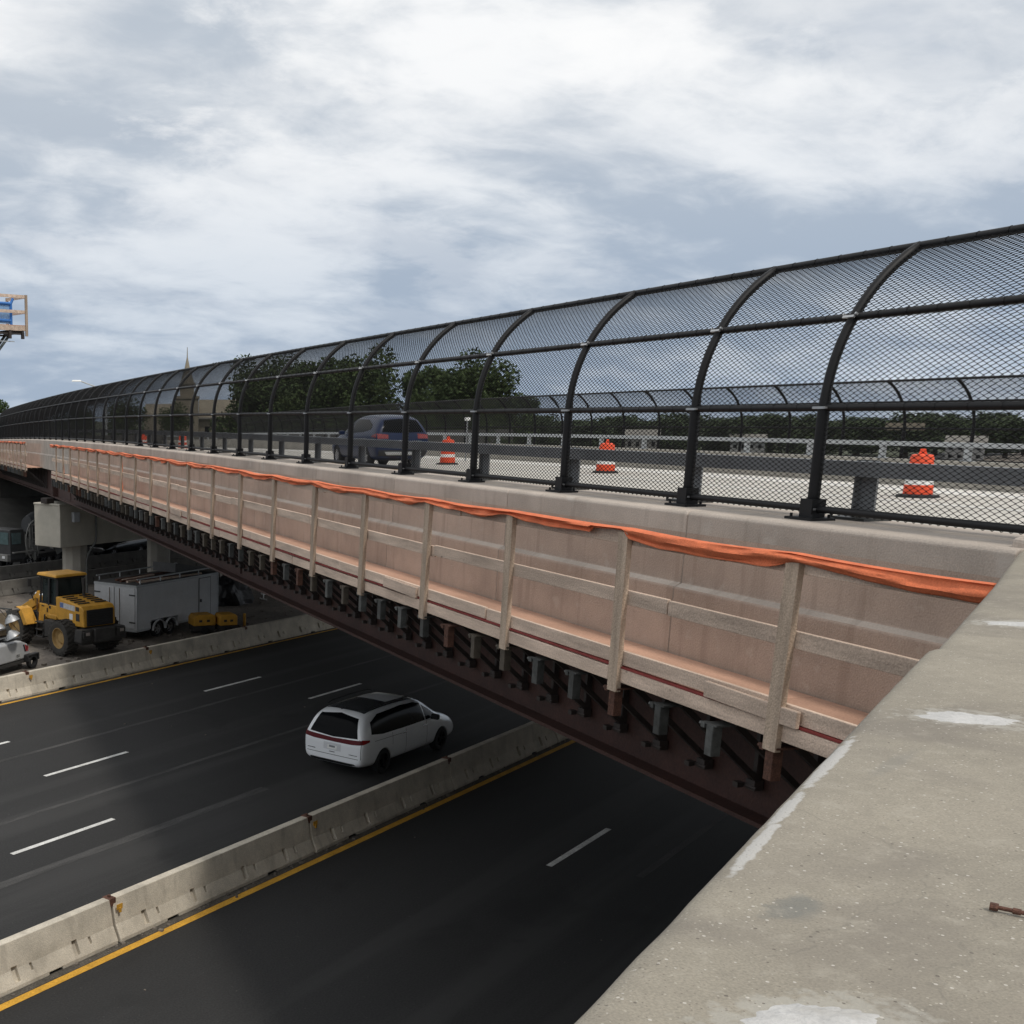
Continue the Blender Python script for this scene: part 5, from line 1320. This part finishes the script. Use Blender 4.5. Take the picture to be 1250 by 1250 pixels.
# ---------------------------------------------------------------- trees
def tree_proto(seed, n, hgt, wid, leafs, m, name='leafy_tree'):
    r = random.Random(seed)
    t = thing(name, 'tree', 'tree', (0, 0, 0))
    b = MB(); b.tube([(0, 0, 0), (.1, .05, hgt * .25), (.0, .15, hgt * .5), (.1, 0, hgt * .8)], .3, 8, rs=[.42, .33, .22, .06])
    for k in range(9):
        a = k * 2.4; z = hgt * r.uniform(.25, .55); e = Vector((math.cos(a) * wid * .34, math.sin(a) * wid * .34, z + hgt * r.uniform(.12, .3)))
        b.tube([(0, 0, z), (e.x * .5, e.y * .5, (z + e.z) / 2 + .2), e], .1, 6, rs=[.16, .1, .03])
    obj('trunk', b, BARK, t)
    blobs = []
    for k in range(n):
        a = r.uniform(0, 6.28); f = math.sqrt(r.random()); zz = r.uniform(.18, .93)
        ww = wid * .5 * (1 - .65 * abs(zz - .50) ** 1.3 * 2.0) * f * .82
        blobs.append((Vector((math.cos(a) * ww, math.sin(a) * ww, hgt * zz)), r.uniform(.12, .22) * wid * (1.15 - .5 * abs(zz - .5))))
    c = MB(); per = leafs // n
    for p, rad in blobs:
        for k in range(per):
            d = Vector((r.gauss(0, 1), r.gauss(0, 1), r.gauss(0, 1))).normalized()
            q = p + d * rad * (r.random() ** .4); q.z = max(q.z, hgt * .16)
            s = r.uniform(.10, .30) * (1.0 + wid * .02)
            u = Vector((r.gauss(0, 1), r.gauss(0, 1), r.gauss(0, .6))).normalized(); v = u.cross(Vector((r.gauss(0, 1), r.gauss(0, 1), r.gauss(0, 1)))).normalized()
            c.add([q - u * s, q + v * s * .55, q + u * s, q - v * s * .55], [(0, 1, 2, 3)])
    obj('crown', c, m, t, fix=False)
    return t
T = [tree_proto(1, 34, 17.5, 13, 15000, LEAF), tree_proto(2, 30, 16, 12, 13000, LEAF2), tree_proto(3, 26, 10.5, 10, 7000, LEAF3)]
used = set()
def tree(k, x, y, s, lab, sw=1.0):
    rz = rnd.uniform(0, 6.28)
    if k not in used:
        used.add(k); o = T[k]; o.location = (x, y, -9.6); o.rotation_euler = (0, 0, rz); o.scale = (s * sw, s * sw, s); o['label'] = lab; o['group'] = 'trees beyond the bridge'; return
    dup(T[k], (x, y, -9.6), rz, lab, (s * sw, s * sw, s), 'trees beyond the bridge')
tree(0, 51.0, 168, 1.0, 'dark tree behind the fence, right of the church')
tree(0, 56.5, 172, 1.0, 'dark tall tree in the left clump behind the fence')
tree(1, 62.0, 165, 1.12, 'tall green tree left of the blue suv behind the fence')
tree(0, 66.5, 176, .80, 'low dark tree directly above the blue suv roof')
tree(1, 72.5, 153, 1.0, 'broad green tree just right of the blue suv')
tree(0, 78.5, 152, 1.02, 'dark broad tree right of the marker pole')
tree(1, 83.0, 150, .80, 'green tree at the right end of the big clump')
tree(0, 36.5, 190, .72, 'dark tree left of the church steeple')
tree(0, 30.0, 200, .68, 'dark tree far left behind the fence, under the street lamp')
tree(1, 16.8, 206, .80, 'tree top peeking above the fence at the left photo edge')
tree(0, 24, 215, .62, 'low dark tree between the left edge and the street lamp')
tree(1, 52.5, 163, .92, 'green tree with a round top between the church and the suv')
tree(1, 59.0, 158, .98, 'shorter green tree at the front of the left clump')
tree(0, 65.8, 160, 1.06, 'dark tree left of the gap above the suv')
tree(1, 75.5, 160, 1.04, 'tallest green tree of the clump right of the suv')
tree(0, 81.0, 158, .90, 'dark tree behind the right end of the big clump')
tree(0, 61.0, 178, 1.05, 'dark tree filling the middle of the left clump')
tree(0, 54.0, 160, .72, 'low dark tree at the foot of the left clump')
tree(0, 70.2, 150, .60, 'low dark tree in the gap above the blue suv')
tree(0, 76.0, 146, .70, 'low dark tree at the foot of the clump right of the suv')
tree(0, 47.0, 200, .66, 'low dark tree in front of the church nave')
names = ('first', 'second', 'third', 'fourth', 'fifth', 'sixth', 'seventh', 'eighth', 'ninth', 'tenth', 'eleventh', 'twelfth', 'thirteenth', 'fourteenth', 'fifteenth', 'sixteenth', 'seventeenth', 'eighteenth', 'nineteenth', 'twentieth',
         'twenty-first', 'twenty-second', 'twenty-third', 'twenty-fourth', 'twenty-fifth', 'twenty-sixth', 'twenty-seventh', 'twenty-eighth', 'twenty-ninth', 'thirtieth')
for i in range(30):
    f = i / 29
    x = 118 + f * 172; y = 268 - f * 24 + (14 if i % 2 else -14) + rnd.uniform(-4, 4)
    tree(2, x, y, rnd.uniform(.80, 1.04), names[i] + ' tree from the left in the low far treeline behind the far fence', rnd.uniform(1.5, 2.0))
